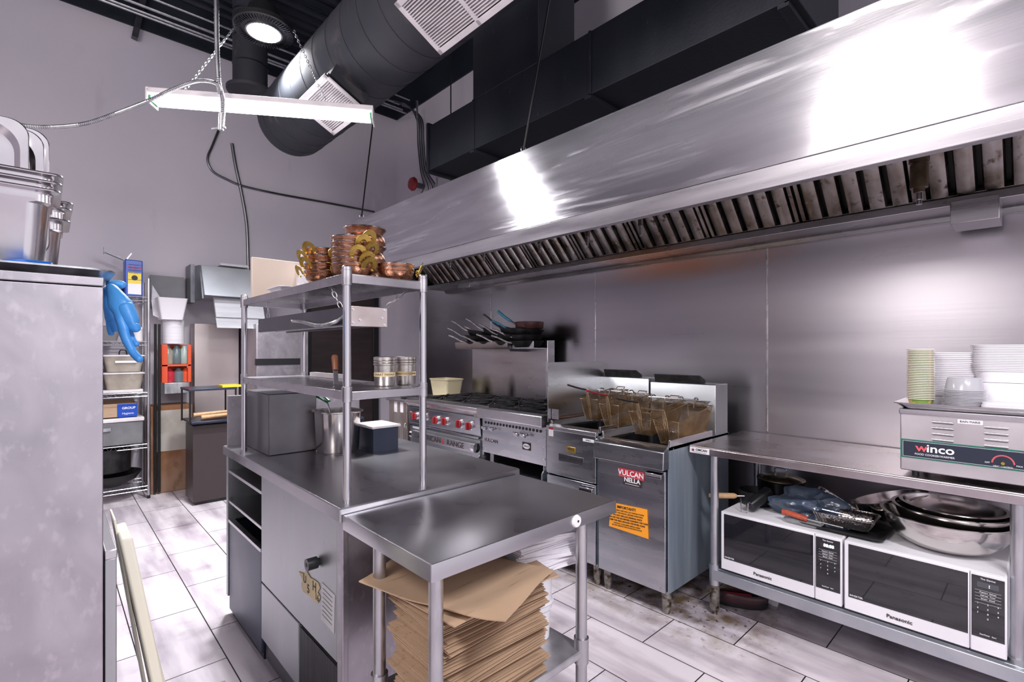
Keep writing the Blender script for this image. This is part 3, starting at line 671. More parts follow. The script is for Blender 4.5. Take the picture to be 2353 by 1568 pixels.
pans = [ (3.06,3.72,0,128,-6,CHROME,'frying pan at the far bottom end of the heap, steel handle lowest'),
 (3.05,3.73,.05,135,-10,CHROME,'frying pan resting on the farthest bottom pan, handle pointing left'),
 (3.05,3.70,.10,125,-14,CHROME,'frying pan third up at the far end of the heap'),
 (3.06,3.52,0,138,-5,CHROME,'frying pan second along the bottom of the heap on the shelf'),
 (3.06,3.50,.05,124,-12,CHROME,'frying pan upper one of the second pile with a straight steel handle'),
 (3.06,3.48,.10,132,-16,CHROME,'frying pan on top of the second pile, its steel handle raised'),
 (3.05,3.28,0,128,-6,CHROME,'frying pan bottom of the middle pile with a long pale handle'),
 (3.06,3.27,.055,134,-13,CHROME,'frying pan in the middle of the heap with a long shiny handle'),
 (3.06,3.26,.11,122,-20,BLACKP,'frying pan with a black upright handle near the middle of the heap'),
 (3.05,3.06,.0,130,-3,CHROME,'frying pan lowest under the red-brown pan at the near end'),
 (3.05,3.06,.052,124,-4,CHROME,'frying pan second from the shelf under the red-brown pan'),
 (3.05,3.07,.104,128,-8,TEAL,'frying pan with teal handle just below the topmost one')]
for (x, y_, z, rz, tl, hm, lab) in pans: pan((x,y_,S0-.05+z+.002 if False else S0+z-.055+.002), rz, tl, lab, hm)
RUST = mat('red_brown_pan', (.045,.014,.012), (.09,.03,.025), (12,12,12), (.25,.45), .2)
t = thing('saute_pan', 'deep red-brown pan with a teal handle topmost of the pan heap', 'pan', (3.05,3.04,S0+.105))
MB().lathe([(0,0),(.115,0),(.12,.006),(.125,.06),(.12,.062),(.113,.008),(0,.006)], (3.05,3.04,S0+.105), 36).build('pan_body', RUST, t)
c0 = Vector((3.05,3.04,S0+.105)); hv = Vector((-.62,.78,0)).normalized()
MB().tube([c0+hv*.118+Vector((0,0,.045)), c0+hv*.17+Vector((0,0,.075))], .008, 8).build('handle_root', DARK_STEEL, t)
MB().tube(spline([c0+hv*.165+Vector((0,0,.072)), c0+hv*.22+Vector((0,0,.11)), c0+hv*.28+Vector((0,0,.16))], 5), .013, 10).build('handle', TEAL, t)

# --- countertop hot plate (four burners) on a low stand
y0, y1 = 2.235, 2.905
st = thing('equipment_stand', 'low steel stand with raised side wings under the four burner hot plate', 'stand', (2.8,2.57,0))
B((2.40,y0,.50),(3.2,y1,.53)).build('stand_top', STEEL, st, bevel=.003)
for yy in (y0,y1-.008): MB().prism([(2.36,.44),(2.36,.60),(2.375,.62),(2.44,.62),(2.44,.44)], 'y', yy, yy+.008).build('side_wing', STEEL, st, bevel=.001)
B((2.44,y0+.03,.20),(3.2,y1-.03,.22)).build('undershelf', GALV, st, bevel=.003)
for x in (2.47,3.15):
    for yy in (y0+.04,y1-.04): leg(st, x, yy, 0, .5, .021, GALV)
hp = thing('hot_plate', 'stainless four burner gas hot plate with a row of vent holes and chrome levers', 'stove', (2.8,2.57,.53))
hbody = MB().box((2.42,y0,.64),(3.2,y1,.955)).build('body', STEEL_UNIT, hp, bevel=.004)
MB().prism([(2.36,.985),(2.35,.975),(2.35,.915),(2.36,.905),(2.43,.905),(2.43,.985)], 'y', y0, y1).build('front_rail', STEEL, hp, bevel=.004)
B((2.405,y0+.005,.645),(2.425,y1-.005,.905)).build('front_panel', STEEL_FRONT, hp, bevel=.002)
for k in range(18):
    yy = y1-.045-k*.0335
    MB().tube([(2.406,yy,.872),(2.4025,yy,.872)], .0105, 14).build('vent_hole', BLACKP, hp)
for px, py in ((1120,983),(1136,985),(1193,997),(1209,1000)):
    p = at(px, py, x=2.40)
    k = MB().tube([p, p-Vector((.03,0,0))], .011, 12).build('valve_stem', CHROME, hp)
    MB().bar(p+Vector((-.034,.024,.004)), p+Vector((-.034,-.024,-.004)), .02, .022).build('valve_lever', CHROME, k, bevel=.004)
for yy in (y0+.02,y1-.02):
    for zz in (.69,.77): MB().tube([(2.405,yy,zz),(2.40,yy,zz)], .005, 10).build('screw', CHROME, hp)
p = at(1128,1013,x=2.404); text('VULCAN', .036, p, 'x', hp, INK, sx=1.1)
p = at(1210,1026,x=2.404); pl = B(p-Vector((.002,.04,.026)), p+Vector((.002,.04,.026))).build('black_badge', INK, hp)
MB().tube([p-Vector((.0022,0,0)), p-Vector((.003,0,0))], .001, 30).build('badge_core', WHITEP, pl)
m = MB(); pts = [(2.4015, p.y+.034*math.cos(a), p.z+.018*math.sin(a)) for a in [2*math.pi*k/30 for k in range(30)]]; m.add(pts, [tuple(range(30))]); m.build('badge_oval', WHITEP, pl)
text('NELLA', .015, (2.401,p.y,p.z), 'x', pl, INK, sx=1.1)
for x in (2.46,3.15):
    for yy in (y0+.06,y1-.06): leg(hp, x, yy, .53, .645, .018, GALV, name='foot')
B((2.45,y0+.01,.955),(3.18,y1-.01,.962)).build('burner_tray', BLACK, hp, bevel=.002)
for i in range(2):
    for j in range(2): grate(hp, 2.63+.33*j, y0+.175+.325*i, .988, .315, .31)

# --- fryers
def fryer(name, y0, y1, z1, label, kind):
    t = thing(name, label, 'fryer', (2.78,(y0+y1)/2,0)); xf = 2.37; xb = 3.12; zb = .125
    xt = 2.90                                     # front of the rear riser
    ztop = z1-.035
    # cabinet: sides, floor, tank ledge
    m = MB().box((xf+.02,y0,zb),(xb,y0+.006,ztop)); m.build('side_panel', STEEL_BLUE, t)
    MB().box((xf+.02,y1-.006,zb),(xb,y1,ztop)).build('side_panel', STEEL_BLUE, t)
    MB().box((xf+.02,y0+.006,zb),(xb,y1-.006,zb+.01)).build('bottom_panel', STEEL_UNIT, t)
    MB().box((xb-.006,y0+.006,zb),(xb,y1-.006,z1+.27)).build('back_panel', STEEL_UNIT, t)
    # rim around the open tank
    a, b, c, d = xf+.07, xt-.02, y0+.035, y1-.035
    m = MB().box((xf+.02,y0,ztop-.02),(a,y1,ztop)).box((b,y0,ztop-.02),(xb,y1,ztop)).box((a,y0,ztop-.02),(b,c,ztop)).box((a,d,ztop-.02),(b,y1,ztop))
    m.build('tank_rim', STEEL, t, bevel=.002)
    MB().rr([(b-a,d-c,.03,-.24),(b-a,d-c,.03,-.02)], ((a+b)/2,(c+d)/2,ztop), capb=False).build('oil_tank', DARK_STEEL, t)
    MB().rr([(b-a-.004,d-c-.004,.03,0),(b-a-.004,d-c-.004,.03,.004)], ((a+b)/2,(c+d)/2,ztop-.13)).build('frying_oil', mat('dark_oil', (.02,.012,.006), rough=(.05,.05)), t)
    # raised edges
    MB().prism([(y0,ztop-.01),(y0,z1),(y0+.012,z1),(y0+.02,ztop-.01)], 'x', xf+.04, xt).build('side_rail', STEEL, t, bevel=.002)
    MB().prism([(y1,ztop-.01),(y1,z1),(y1-.012,z1),(y1-.02,ztop-.01)], 'x', xf+.04, xt).build('side_rail', STEEL, t, bevel=.002)
    # rear riser and flue
    zr = z1+.27
    MB().prism([(xt+.045,ztop-.01),(xt+.045,zr-.006),(xt+.05,zr),(xb-.006,zr),(xb-.006,ztop-.01)], 'y', y0+.002, y1-.002).build('flue_riser', STEEL_UNIT, t, bevel=.004)
    MB().prism([(xt+.06,zr+.001),(xt+.045,zr+.05),(xt+.05,zr+.053),(xt+.12,zr+.02),(xt+.12,zr+.001)], 'y', y0+.10, y1-.03).build('flue_cover', BLACK, t, bevel=.002)
    zh = z1+.15
    m = MB().prism([(xt-.01,zh),(xt+.05,zh+.02),(xt+.05,zh-.035),(xt+.02,zh-.04),(xt-.006,zh-.015)], 'y', y0+.03, y1-.03); m.build('basket_hanger', STEEL, t, bevel=.002)
    m = MB().tube([(xt-.05,y0+.06,zh+.028),(xt-.05,y1-.05,zh+.028)], .005, 8)
    hg = m.build('hanger_bar', CHROME, t)
    for k in range(4):
        yy = y0+.09+k*(y1-y0-.16)/3
        MB().tube(spline([(xt-.055,yy,zh-.02),(xt-.05,yy,zh+.028),(xt-.02,yy,zh+.04),(xt+.02,yy,zh+.012)], 5), .0042, 6).build('hanger_hook', CHROME, hg)
    # front
    if kind == 'low':
        ap = MB().prism([(xf-.005,ztop),(xf-.035,ztop-.02),(xf-.04,ztop-.115),(xf+.02,ztop-.115),(xf+.02,ztop)], 'y', y0-.002, y1).build('front_apron', STEEL_FRONT, t, bevel=.004)
        dz = ztop-.128; dr_ = B((xf,y0+.01,zb+.005),(xf+.02,y1-.008,dz)).build('door', STEEL_FRONT, t, bevel=.003)
        lip_handle(dr_, xf, y0+.014, y0+.11, dz-.006)
    else:
        ap = B((xf-.002,y0+.004,.62),(xf+.02,y1-.002,ztop)).build('control_panel', STEEL_FRONT, t, bevel=.003)
        MB().prism([(xf-.004,ztop+.005),(xf-.004,ztop-.02),(xf+.03,ztop-.02),(xf+.03,ztop+.02)], 'y', y0, y1).build('front_edge', STEEL, t, bevel=.003)
        dr_ = B((xf,y0+.006,zb+.01),(xf+.02,y1-.004,.61)).build('door', STEEL_FRONT, t, bevel=.003)
        lip_handle(dr_, xf, y0+.008, y0+.105, .60)
    for x in (xf+.06,xb-.06):
        for yy in (y0+.035,y1-.035): leg(t, x, yy, 0, zb+.002, .026)
    return t, ap, dr_
f1, ap1, dr1 = fryer('deep_fryer', 1.803, 2.205, .955, 'stainless deep fryer next to the hot plate, with a splash guard on its left side', 'high')
f2, ap2, dr2 = fryer('deep_fryer', 1.345, 1.795, .935, 'stainless deep fryer carrying a red badge and an orange notice on its door', 'low')
# splash guard
m = MB(); poly = [(2.38,.945),(2.38,1.335),(2.98,1.335)]
for k in range(1,7): a = math.pi/2*(1-k/6); poly.append((2.98+.07*math.cos(a), 1.265+.07*math.sin(a)))
poly += [(3.05,.945)]
m.prism(poly, 'y', 2.199, 2.205).build('splash_guard', STEEL, f1)
B((2.42,2.14,.965),(2.75,2.19,.972)).build('drain_ledge', mat('copper_toned_steel', (.5,.3,.22), rough=(.3,.3), metal=1), f1)
B((2.41,2.135,.965),(2.415,2.195,1.03)).build('drain_stop', STEEL, f1)
# badges and stickers of the first fryer
p = at(1312,1056,x=2.367); pl = B(p-Vector((.003,.10,.023)), p+Vector((.002,.10,.023))).build('badge', DARK_STEEL, f1, bevel=.002)
text('AMERICAN RANGE', .026, (p.x-.0036,p.y,p.z), 'x', pl, INK, sx=.85)
p = at(1312,1034,x=2.367); pl = B(p-Vector((.003,.036,.018)), p+Vector((.002,.036,.018))).build('maker_badge', BRASS, f1, bevel=.002)
text('NELLA', .018, (p.x-.0036,p.y,p.z+.004), 'x', pl, INK)
p = at(1352,1013,x=2.367); pl = B(p-Vector((.001,.042,.009)), p+Vector((.002,.042,.009))).build('label_strip', WHITEP, f1)
text('FRYER 2', .011, (p.x-.0016,p.y,p.z), 'x', pl, INK)
p = at(1266,992,x=2.367); pl = B(p-Vector((.001,.02,.03)), p+Vector((.002,.02,.03))).build('warning_sticker', WHITEG, f1)
B(p+Vector((-.0016,-.019,.014)), p+Vector((-.001,.019,.028))).build('warning_band', RED, pl)
# second fryer badges
p = at(1450.5,1090,x=2.369); pl = B(p-Vector((.003,.083,.025)), p+Vector((.001,.083,.025))).build('red_badge', REDB, f2, bevel=.002)
B(p-Vector((.004,.079,.021)), p+Vector((-.003,.079,.021))).build('badge_border', mat('pink_enamel', (.72,.22,.24), rough=(.35,.35)), pl)
B(p-Vector((.0045,.076,.018)), p+Vector((-.0035,.076,.018))).build('badge_field', REDB, pl)
text('VULCAN', .042, (p.x-.0052,p.y,p.z), 'x', pl, INKW, sx=1.0, bold=True)
p = at(1453,1108,x=2.369); pl = B(p-Vector((.003,.06,.024)), p+Vector((.001,.06,.024))).build('black_badge', INK, f2, bevel=.002)
text('NELLA', .034, (p.x-.0036,p.y,p.z+.006), 'x', pl, INKW, sx=1.05, bold=True)
B((p.x-.0036,p.y-.045,p.z-.0165),(p.x-.003,p.y+.045,p.z-.0145)).build('small_print_line', INKW, pl)
# orange notice, its upper left corner torn
ps = [at(1404,1155,x=2.366), at(1487,1172,x=2.366), at(1490,1239,x=2.366), at(1400,1209,x=2.366)]
m = MB(); m.prism([(q.y,q.z) for q in ps], 'x', 2.364, 2.368); nt_ = m.build('orange_notice', ORANGE, f2)
a, b, c, d = ps
tl = (at(1448,1166,x=2.36)); ang = math.atan2(b.z-a.z, -(b.y-a.y))
def nline(s_, sz, u, v, **k):
    q = a+(b-a)*u+(d-a)*v; text(s_, sz, (2.3632,q.y,q.z), 'x', nt_, INK, rot=ang, **k)
nline('IMPORTANT!', .021, .45, .12, bold=True)
for i, s_ in enumerate(('CLEANING AND BOIL OUT INSTRUCTIONS','READ THE MANUAL BEFORE OPERATING')): nline(s_, .0105, .5, .26+i*.10)
for i, s_ in enumerate(('DO NOT REPLACE ORIGINAL PARTS','TURN OFF THE GAS BEFORE CLEANING THE TANK','KEEP THE AREA AROUND THE FRYER CLEAR')): nline(s_, .0115, .5, .47+i*.11, bold=True)
for i, s_ in enumerate(('CONTACT A QUALIFIED SERVICE AGENT','DO NOT REMOVE THIS NOTICE FROM DOOR')): nline(s_, .0095, .5, .80+i*.09)

# --- fry baskets: wire mesh tapered boxes with handle
def basket(label, c, rz, hcol, tilt=0, L_=.33, W_=.155, D_=.14):
    t = thing('fry_basket', label, 'basket', c, 'fry baskets in the fryers', 0)
    t.rotation_euler = (0, R(tilt), R(rz))
    def P(u, v, k):        # u along length -.5..5, v across, k 0 bottom .. 1 top
        return Vector((u*L_*(.82+.18*k)+(.02*(k-1)), v*W_*(.68+.32*k), -D_*(1-k)))
    m = MB(); nu, nv, nk = 34, 16, 15; r = .0012
    def wall(fn, n, mm):
        for i in range(n+1): m.tube([fn(i/n, j/4) for j in range(0,5,4)], r, 3, cap=False)
        for j in range(mm+1): m.tube([fn(0, j/mm), fn(1, j/mm)], r, 3, cap=False)
    wall(lambda s_, q: P(s_-.5, -.5, q), nu, nk); wall(lambda s_, q: P(s_-.5, .5, q), nu, nk)
    wall(lambda s_, q: P(-.5, s_-.5, q), nv, nk); wall(lambda s_, q: P(.5, s_-.5, q), nv, nk)
    wall(lambda s_, q: P(s_-.5, q-.5, 0), nu, nv)
    m.build('wire_mesh', WIREB, t, local=True, smooth=0)
    fr_ = MB()
    for k, rr_ in ((1,.0035),(0,.0022)): fr_.tube([P(-.5,-.5,k),P(.5,-.5,k),P(.5,.5,k),P(-.5,.5,k)], rr_, 6, closed=True)
    for u, v in ((-.5,-.5),(.5,-.5),(.5,.5),(-.5,.5)): fr_.tube([P(u,v,0),P(u,v,1)], .002, 6)
    fr_.build('frame', WIREB, t, local=True)
    h = MB()
    for v in (-.07,.0,.07): h.tube([P(-.5,v,0)+Vector((-.004,0,0)), P(-.5,v,1)+Vector((-.005,0,.0)), Vector((-L_*.53,v*W_*.5,.055))], .0028, 6)
    hh = h.build('handle_struts', CHROME if hcol is CHROME else WIREB, t, local=True)
    g = MB().tube(spline([(-L_*.53,0,.055),(-L_*.56,0,.064),(-L_*.75,0,.085),(-L_*1.05,0,.125)], 5), .0055, 8)
    g.build('handle_grip', hcol, t, local=True)
    MB().tube([(L_*.5,-.03,.0),(L_*.5+.02,-.03,.012),(L_*.5+.02,.03,.012),(L_*.5,.03,0)], .003, 6).build('front_hook', WIREB, t, local=True)
    return t
def bpos(px, py, z): 
    p = at(px, py, z=z); return (p.x, p.y, z)
basket('dark handled fry basket, leftmost of the four, in the fryer with the splash guard', (2.70,1.985,1.125), -2, BLACKP, -8, .33, .14)
basket('golden fry basket with a red handle grip, second from left', (2.69,1.815,1.105), -2, RED, -8, .35, .15)
basket('brown fry basket, third from left with a dark handle lying across the next', (2.68,1.585,1.085), -3, BLACKP, -9, .36, .15)
basket('nearest and rightmost fry basket, its mesh open towards the camera', (2.68,1.415,1.055), -3, WIREB, -10, .37, .16)

# ================================================================ RIGHT WORK TABLE
TX, TY0, TY1 = 2.585, -.35, 1.33
rt = thing('work_table', 'long stainless work table against the right wall with two white microwaves below', 'table', (2.9,.5,0))
MB().box((TX,TY0,.885),(3.285,TY1,.893)).box((TX,TY0,.848),(TX+.012,TY1,.886)).box((TX,TY1-.012,.848),(3.285,TY1,.886)).build('table_top', mat('table_top_steel', (.44,.38,.375), (.56,.52,.54), (4,4,4), (.18,.4), 1, .02, (10,120,10)), rt, bevel=.004)
MB().box((TX+.02,TY0,.24),(3.25,1.21,.25)).prism([(TX,.245),(TX,.19),(TX+.01,.19),(TX+.02,.24),(TX+.03,.25)], 'y', TY0, 1.20).build('undershelf', mat('galvanised_shelf', (.40,.43,.47), (.52,.54,.58), (6,6,6), (.3,.5), .9), rt, bevel=.003)
for (x, y_) in ((2.612,1.20),(3.2,1.20),(2.64,.062),(3.2,.062)):
    lg = MB().tube([(x,y_,.17),(x,y_,.85)], .0205, 20).build('leg', GALV, rt)
    MB().tube([(x,y_,.16),(x,y_,.27)], .0275, 20).build('shelf_socket', GALV, lg)
    MB().tube([(x,y_,0),(x,y_,.012),(x,y_,.03),(x,y_,.17)], .026, 20, radii=[.014,.014,.025,.0255]).build('adjustable_foot', GALV_DIRTY, lg)
p = at(1607,1032,x=TX-.001); pl = B((TX-.0015,p.y-.055,.853),(TX,p.y+.055,.883)).build('maker_sticker', WHITEP, rt)
p.z = .868
text('OMCAN', .017, (TX-.0022,p.y-.012,p.z+.003), 'x', pl, INK, bold=True); B((TX-.0022,p.y-.04,p.z-.0105),(TX-.0015,p.y+.03,p.z-.009)).build('small_print_line', INK, pl)
m = MB(); pts = []
for k in range(10): a = math.pi/2+math.pi*k/5; rr_ = .011 if k % 2 == 0 else .005; pts.append((p.y+.036+rr_*math.cos(a), p.z+rr_*math.sin(a)))
m.prism(pts, 'x', TX-.0023, TX-.0015); m.build('star_mark', RED, pl)

# microwaves
def microwave(y0, y1, label, digits, full=True):
    t = thing('microwave_oven', label, 'microwave', (2.8,(y0+y1)/2,.252)); xf = 2.595; z0, z1 = .262, .566; xb = 3.05
    B((xf+.012,y0,z0),(xb,y1,z1)).build('housing', WHITEP, t, bevel=.006)
    wd = y1-y0; yc = y0+wd*.20     # control panel at the near (right) end
    d = B((xf,yc,z0),(xf+.014,y1,z1)).build('door', WHITEP, t, bevel=.004)
    B((xf-.0016,yc+.004,z0+.058),(xf+.004,y1-.016,z1-.012)).build('door_window', DGLASS, d, bevel=.001)
    text('Panasonic', .021, (xf-.001,(yc+y1)/2+.01,z0+.028), 'x', d, INK, sx=1.05, bold=True)
    text('INVERTER', .011, (xf-.0022,y1-.045,z0+.068), 'x', d, INKW)
    c = B((xf,y0,z0),(xf+.014,yc-.002,z1)).build('control_panel', WHITEP, t, bevel=.004)
    B((xf-.0016,y0+.006,z0+.058),(xf+.004,yc-.006,z1-.012)).build('key_panel', DGLASS, c, bevel=.001)
    ym = (y0+yc)/2; xs = xf-.0022
    text('The Genius', .009, (xs,ym,z1-.022), 'x', c, INKW)
    ds = B((xs,ym-.03,z1-.054),(xs+.0006,ym+.03,z1-.034)).build('display', INK if digits != ':' else mat('lcd', (.07,.075,.085), rough=(.2,.2)), c)
    text(digits, .019, (xs-.0004,ym-.004,z1-.044), 'x', ds, CLOCK, bold=True)
    rows = ['Popcorn  Reheat','Defrost  Timer','Sensor  Clock']
    for i, s_ in enumerate(rows): text(s_, .0068, (xs,ym,z1-.072-i*.012), 'x', c, INKW)
    for i, s_ in enumerate(('1','2','3','4','5','6','7','8','9','0')):
        r_, q = divmod(i, 3); q = 1 if i == 9 else q
        text(s_, .0085, (xs,ym+.028-.028*q,z1-.116-r_*.018), 'x', c, INKW)
    text('Stop/Reset   Start', .0064, (xs,ym,z0+.072), 'x', c, INKW)
    for i in range(5): B((xs,ym-.036,z1-.066-i*.012),(xs+.0004,ym+.036,z1-.0655-i*.012)).build('key_line', INKW, c)
    for yy in (y0+.05,y1-.05):
        for x in (xf+.05,xb-.06): MB().tube([(x,yy,.2505),(x,yy,.264)], .012, 12).build('foot', BLACKP, t)
    return t
microwave(.612, 1.158, 'white microwave oven with a lit clock, left of the two under the table', '88:88')
microwave(.088, .603, 'white microwave oven under the steel mixing bowls, right of the two', ':')

# ---- things on the microwaves
ZM = .567
def bowl(c, r, h, label, tilt=0, group='mixing bowls on the microwave'):
    M = Matrix.Rotation(R(tilt), 4, 'X')
    pr = []
    n = 12
    for k in range(n+1):
        a = math.pi/2*k/n; pr.append((r*(.35+.65*math.sin(a)) if k else r*.35, h*(1-math.cos(a))))
    pr = [(0,0)]+pr+[(r+.012,h-.001),(r+.013,h+.003),(r-.001,h+.003)]
    pr += [(max(0,x-.003), z+.003) for x, z in reversed(pr[1:-4])]+[(0,.003)]
    o = MB().lathe(pr, c, 48, M).build('mixing_bowl', STEELB)
    return tag(o, label, 'bowl', group)
STEELB = mat('bowl_steel', (.60,.57,.55), (.68,.65,.63), (4,4,4), (.12,.24), 1)
bowl((2.83,.285,ZM), .215, .135, 'largest stainless mixing bowl, holding the nested bowls on the right microwave')
bowl((2.84,.27,ZM+.055), .19, .11, 'stainless mixing bowl second from outside in the nest of bowls')
bowl((2.845,.265,ZM+.09), .168, .09, 'innermost shiny stainless mixing bowl in the nest of bowls')
bowl((3.03,.47,ZM), .155, .13, 'dark stainless bowl leaning behind the left edge of the bowl nest', -18)

def tray(name, c, w_, l_, h_, ms, label, cat, rz=0, taper=.82, ribs=0, tilt=0, r=.03, lip=.018, group=None):
    M = Matrix.Rotation(R(rz), 4, 'Z') @ Matrix.Rotation(R(tilt), 4, 'Y')
    m = MB(); seg = 8 if ribs else 5
    m.rr([(w_*taper,l_*taper,r,0),(w_,l_,r,h_-.004),(w_+lip,l_+lip,r,h_-.004),(w_+lip,l_+lip,r,h_),(w_-.004,l_-.004,r,h_),(w_*taper-.004,l_*taper-.004,r,.003)], c, seg=seg, M=M)
    o = m.build(name, ms, None); return tag(o, label, cat, group)
c0 = at(1948,1222,z=ZM); tray('baking_tray', (c0.x+.045,c0.y+.02,ZM), .25, .33, .018, BLACK, 'dark baking tray under the foil tray on the microwaves', 'tray', 0, .9, lip=.01)
def foil_tray(c, label, rz, s_=1, tl=0):
    t = thing('foil_tray', label, 'tray', c, 'foil trays'); M0 = Matrix.Rotation(R(rz),4,'Z') @ Matrix.Rotation(R(tl),4,'X')
    w_, l_, h_ = .17*s_, .24*s_, .05*s_; m = MB()
    m.rr([(w_*.82,l_*.82,.03,0),(w_,l_,.035,h_),(w_+.016,l_+.016,.04,h_),(w_+.016,l_+.016,.04,h_+.003),(w_-.002,l_-.002,.035,h_+.003),(w_*.82-.002,l_*.82-.002,.03,.002)], (0,0,0), seg=8, M=M0)
    m.build('tray_body', FOIL, t, local=True)
    m = MB()
    for sgn in (-1,1):
        for k in range(18):
            u = -.44+.88*k/17
            m.tube([M0@Vector((sgn*w_*.41,u*l_*.80,.001)), M0@Vector((sgn*w_*.502,u*l_*.96,h_))], .0022, 5)
        for k in range(12):
            u = -.42+.84*k/11
            m.tube([M0@Vector((u*w_*.80,sgn*l_*.41,.001)), M0@Vector((u*w_*.96,sgn*l_*.502,h_))], .0022, 5)
    m.build('ribs', FOIL, t, local=True); return t
foil_tray((c0.x+.05,c0.y+.02,ZM+.02), 'ribbed foil tray holding the grater, on the dark baking tray', 0)
foil_tray((c0.x+.20,c0.y+.10,ZM+.03), 'second foil tray propped up behind the first', 8, .9, 30)
gr = thing('drum_grater', 'curved perforated steel grater lying in the foil tray', 'grater', (c0.x+.05,c0.y-.02,ZM+.05))
m = MB(); pts = []
for k in range(9):
    a = math.pi*(k/8); pts.append((c0.x+.05+.045*math.cos(a), ZM+.045+.045*math.sin(a)))
pts += [(x*1, z-.003) for x, z in reversed(pts)]
m.prism(pts, 'y', c0.y-.09, c0.y+.04); m.build('grater_plate', FOIL, gr)
m = MB()
for i in range(9):
    for k in range(2, 8):
        a = math.pi*(k/8+.02*(i % 2)); x = c0.x+.05+.0456*math.cos(a); z = ZM+.045+.0456*math.sin(a)
        m.lathe([(.0035,-.0012),(.0035,.0012),(0,.0013)], (x, c0.y-.08+i*.0135, z), 6, Matrix.Rotation(math.pi/2-a,4,'Y'))
m.build('holes', BLACKP, gr)
MB().tube([(c0.x+.05,c0.y-.095,ZM+.06),(c0.x-.02,c0.y+.10,ZM+.085)], .0025, 6).build('wire_arm', CHROME, gr)

# plastic bag
def blob(name, c, sx, sy, sz, ms, label, cat, amp=.3, fr_=3.0, sub=5, seed=0, parent=None, flat=-.35):
    bm = bmesh.new(); bmesh.ops.create_icosphere(bm, subdivisions=sub, radius=1); c = Vector(c)
    m = MB(); vs_ = []
    for v in bm.verts:
        n_ = noise.noise(v.co*1.3+Vector((seed,0,0)))*amp*1.5 - abs(noise.noise(v.co*fr_+Vector((0,seed,0))))*amp*1.1-abs(noise.noise(v.co*fr_*2.2+Vector((0,0,seed))))*amp*.45
        p = v.co*(1+n_); p.z = max(p.z, flat)-flat
        vs_.append(c+Vector((p.x*sx, p.y*sy, p.z*sz)))
    m.add(vs_, [tuple(v.index for v in f.verts) for f in bm.faces]); bm.free()
    o = m.build(name, ms, parent, smooth=28)
    if not parent: tag(o, label, cat)
    return o
pb_ = at(1855,1150,z=ZM+.05)
blob('plastic_bag', (2.83,.79,ZM+.002), .13, .20, .105, BAGP, 'crumpled blue-grey plastic bag on the left microwave', 'bag', .28, 2.2, 5, 3)
p = at(1826,1170,x=2.665); p.z = ZM
t = thing('wrapped_utensil', 'utensil with a red-brown handle in clear wrap below the plastic bag', 'utensil', (p.x,p.y,ZM))
MB().tube(spline([(p.x-.0,p.y+.055,ZM+.045),(p.x,p.y+.02,ZM+.044),(p.x,p.y-.03,ZM+.038),(p.x,p.y-.055,ZM+.034)],4), .014, 12).build('handle', mat('red_brown_wood', (.34,.055,.03), (.45,.10,.05), (50,50,50), (.15,.15)), t)
MB().tube([(p.x,p.y-.055,ZM+.034),(p.x+.01,p.y-.2,ZM+.028)], .004, 6).build('shaft', CHROME, t)
m = MB().rr([(.09,.15,.03,.0),(.11,.17,.04,.012),(.06,.12,.03,.02)], (p.x+.03,p.y-.03,ZM+.002)); m.build('clear_wrap', mat('clear_wrap', (.75,.76,.8), rough=(.15,.15), trans=.7), t)
# black clip tool, lidded pot and wood handled pan further left
p = at(1735,1150,x=2.70)
t = thing('black_stapler', 'black hand tool with a wire bail standing on the left microwave', 'tool', (p.x,p.y,ZM))
m = MB().bar((p.x-.03,p.y+.02,ZM+.03),(p.x+.10,p.y-.035,ZM+.10),.05,.05); m.build('tool_body', BLACKP, t, bevel=.01)
m = MB().tube([(p.x-.045,p.y+.055,ZM+.07),(p.x-.05,p.y+.05,ZM+.0),(p.x-.045,p.y+.02,ZM+.0),(p.x-.04,p.y+.02,ZM+.05)], .0025, 6); m.build('wire_bail', CHROME, t)
t = thing('stock_pot', 'grey pot with a wire handled lid behind the plastic bag', 'pot', (3.0,1.0,ZM))
MB().lathe([(0,0),(.10,0),(.115,.02),(.12,.12),(.123,.125),(.117,.125),(.11,.02),(0,.004)], (3.0,1.0,ZM), 32).build('pot_body', DARK_STEEL, t)
MB().lathe([(.122,.128),(.118,.134),(.07,.15),(.02,.155),(0,.156)], (3.0,1.0,ZM), 32).build('lid', mat('yellowed_steel', (.4,.36,.22), (.5,.47,.38), (12,12,12), (.15,.3), 1), t)
MB().tube(spline([(3.0,.97,ZM+.155),(2.99,.975,ZM+.185),(2.99,1.025,ZM+.185),(3.0,1.03,ZM+.155)],5), .0035, 6).build('lid_handle', CHROME, t)
t = thing('saucepan', 'dark saucepan with a light wooden handle sticking out past the table leg', 'pan', (2.84,1.07,ZM))
MB().lathe([(0,0),(.075,0),(.085,.02),(.088,.075),(.085,.076),(.08,.02),(0,.004)], (2.86,1.08,ZM), 28).build('pan_body', BLACK, t)
a = at(1692,1140,d=2.72); b = at(1630,1139,d=2.72)
MB().tube([(2.80,1.09,ZM+.05),a], .005, 8).build('tang', CHROME, t)
MB().tube([a,a*.9+b*.1,b*.85+a*.15,b], .0, 12, radii=[.010,.0155,.016,.010]).build('handle', WOODL, t)

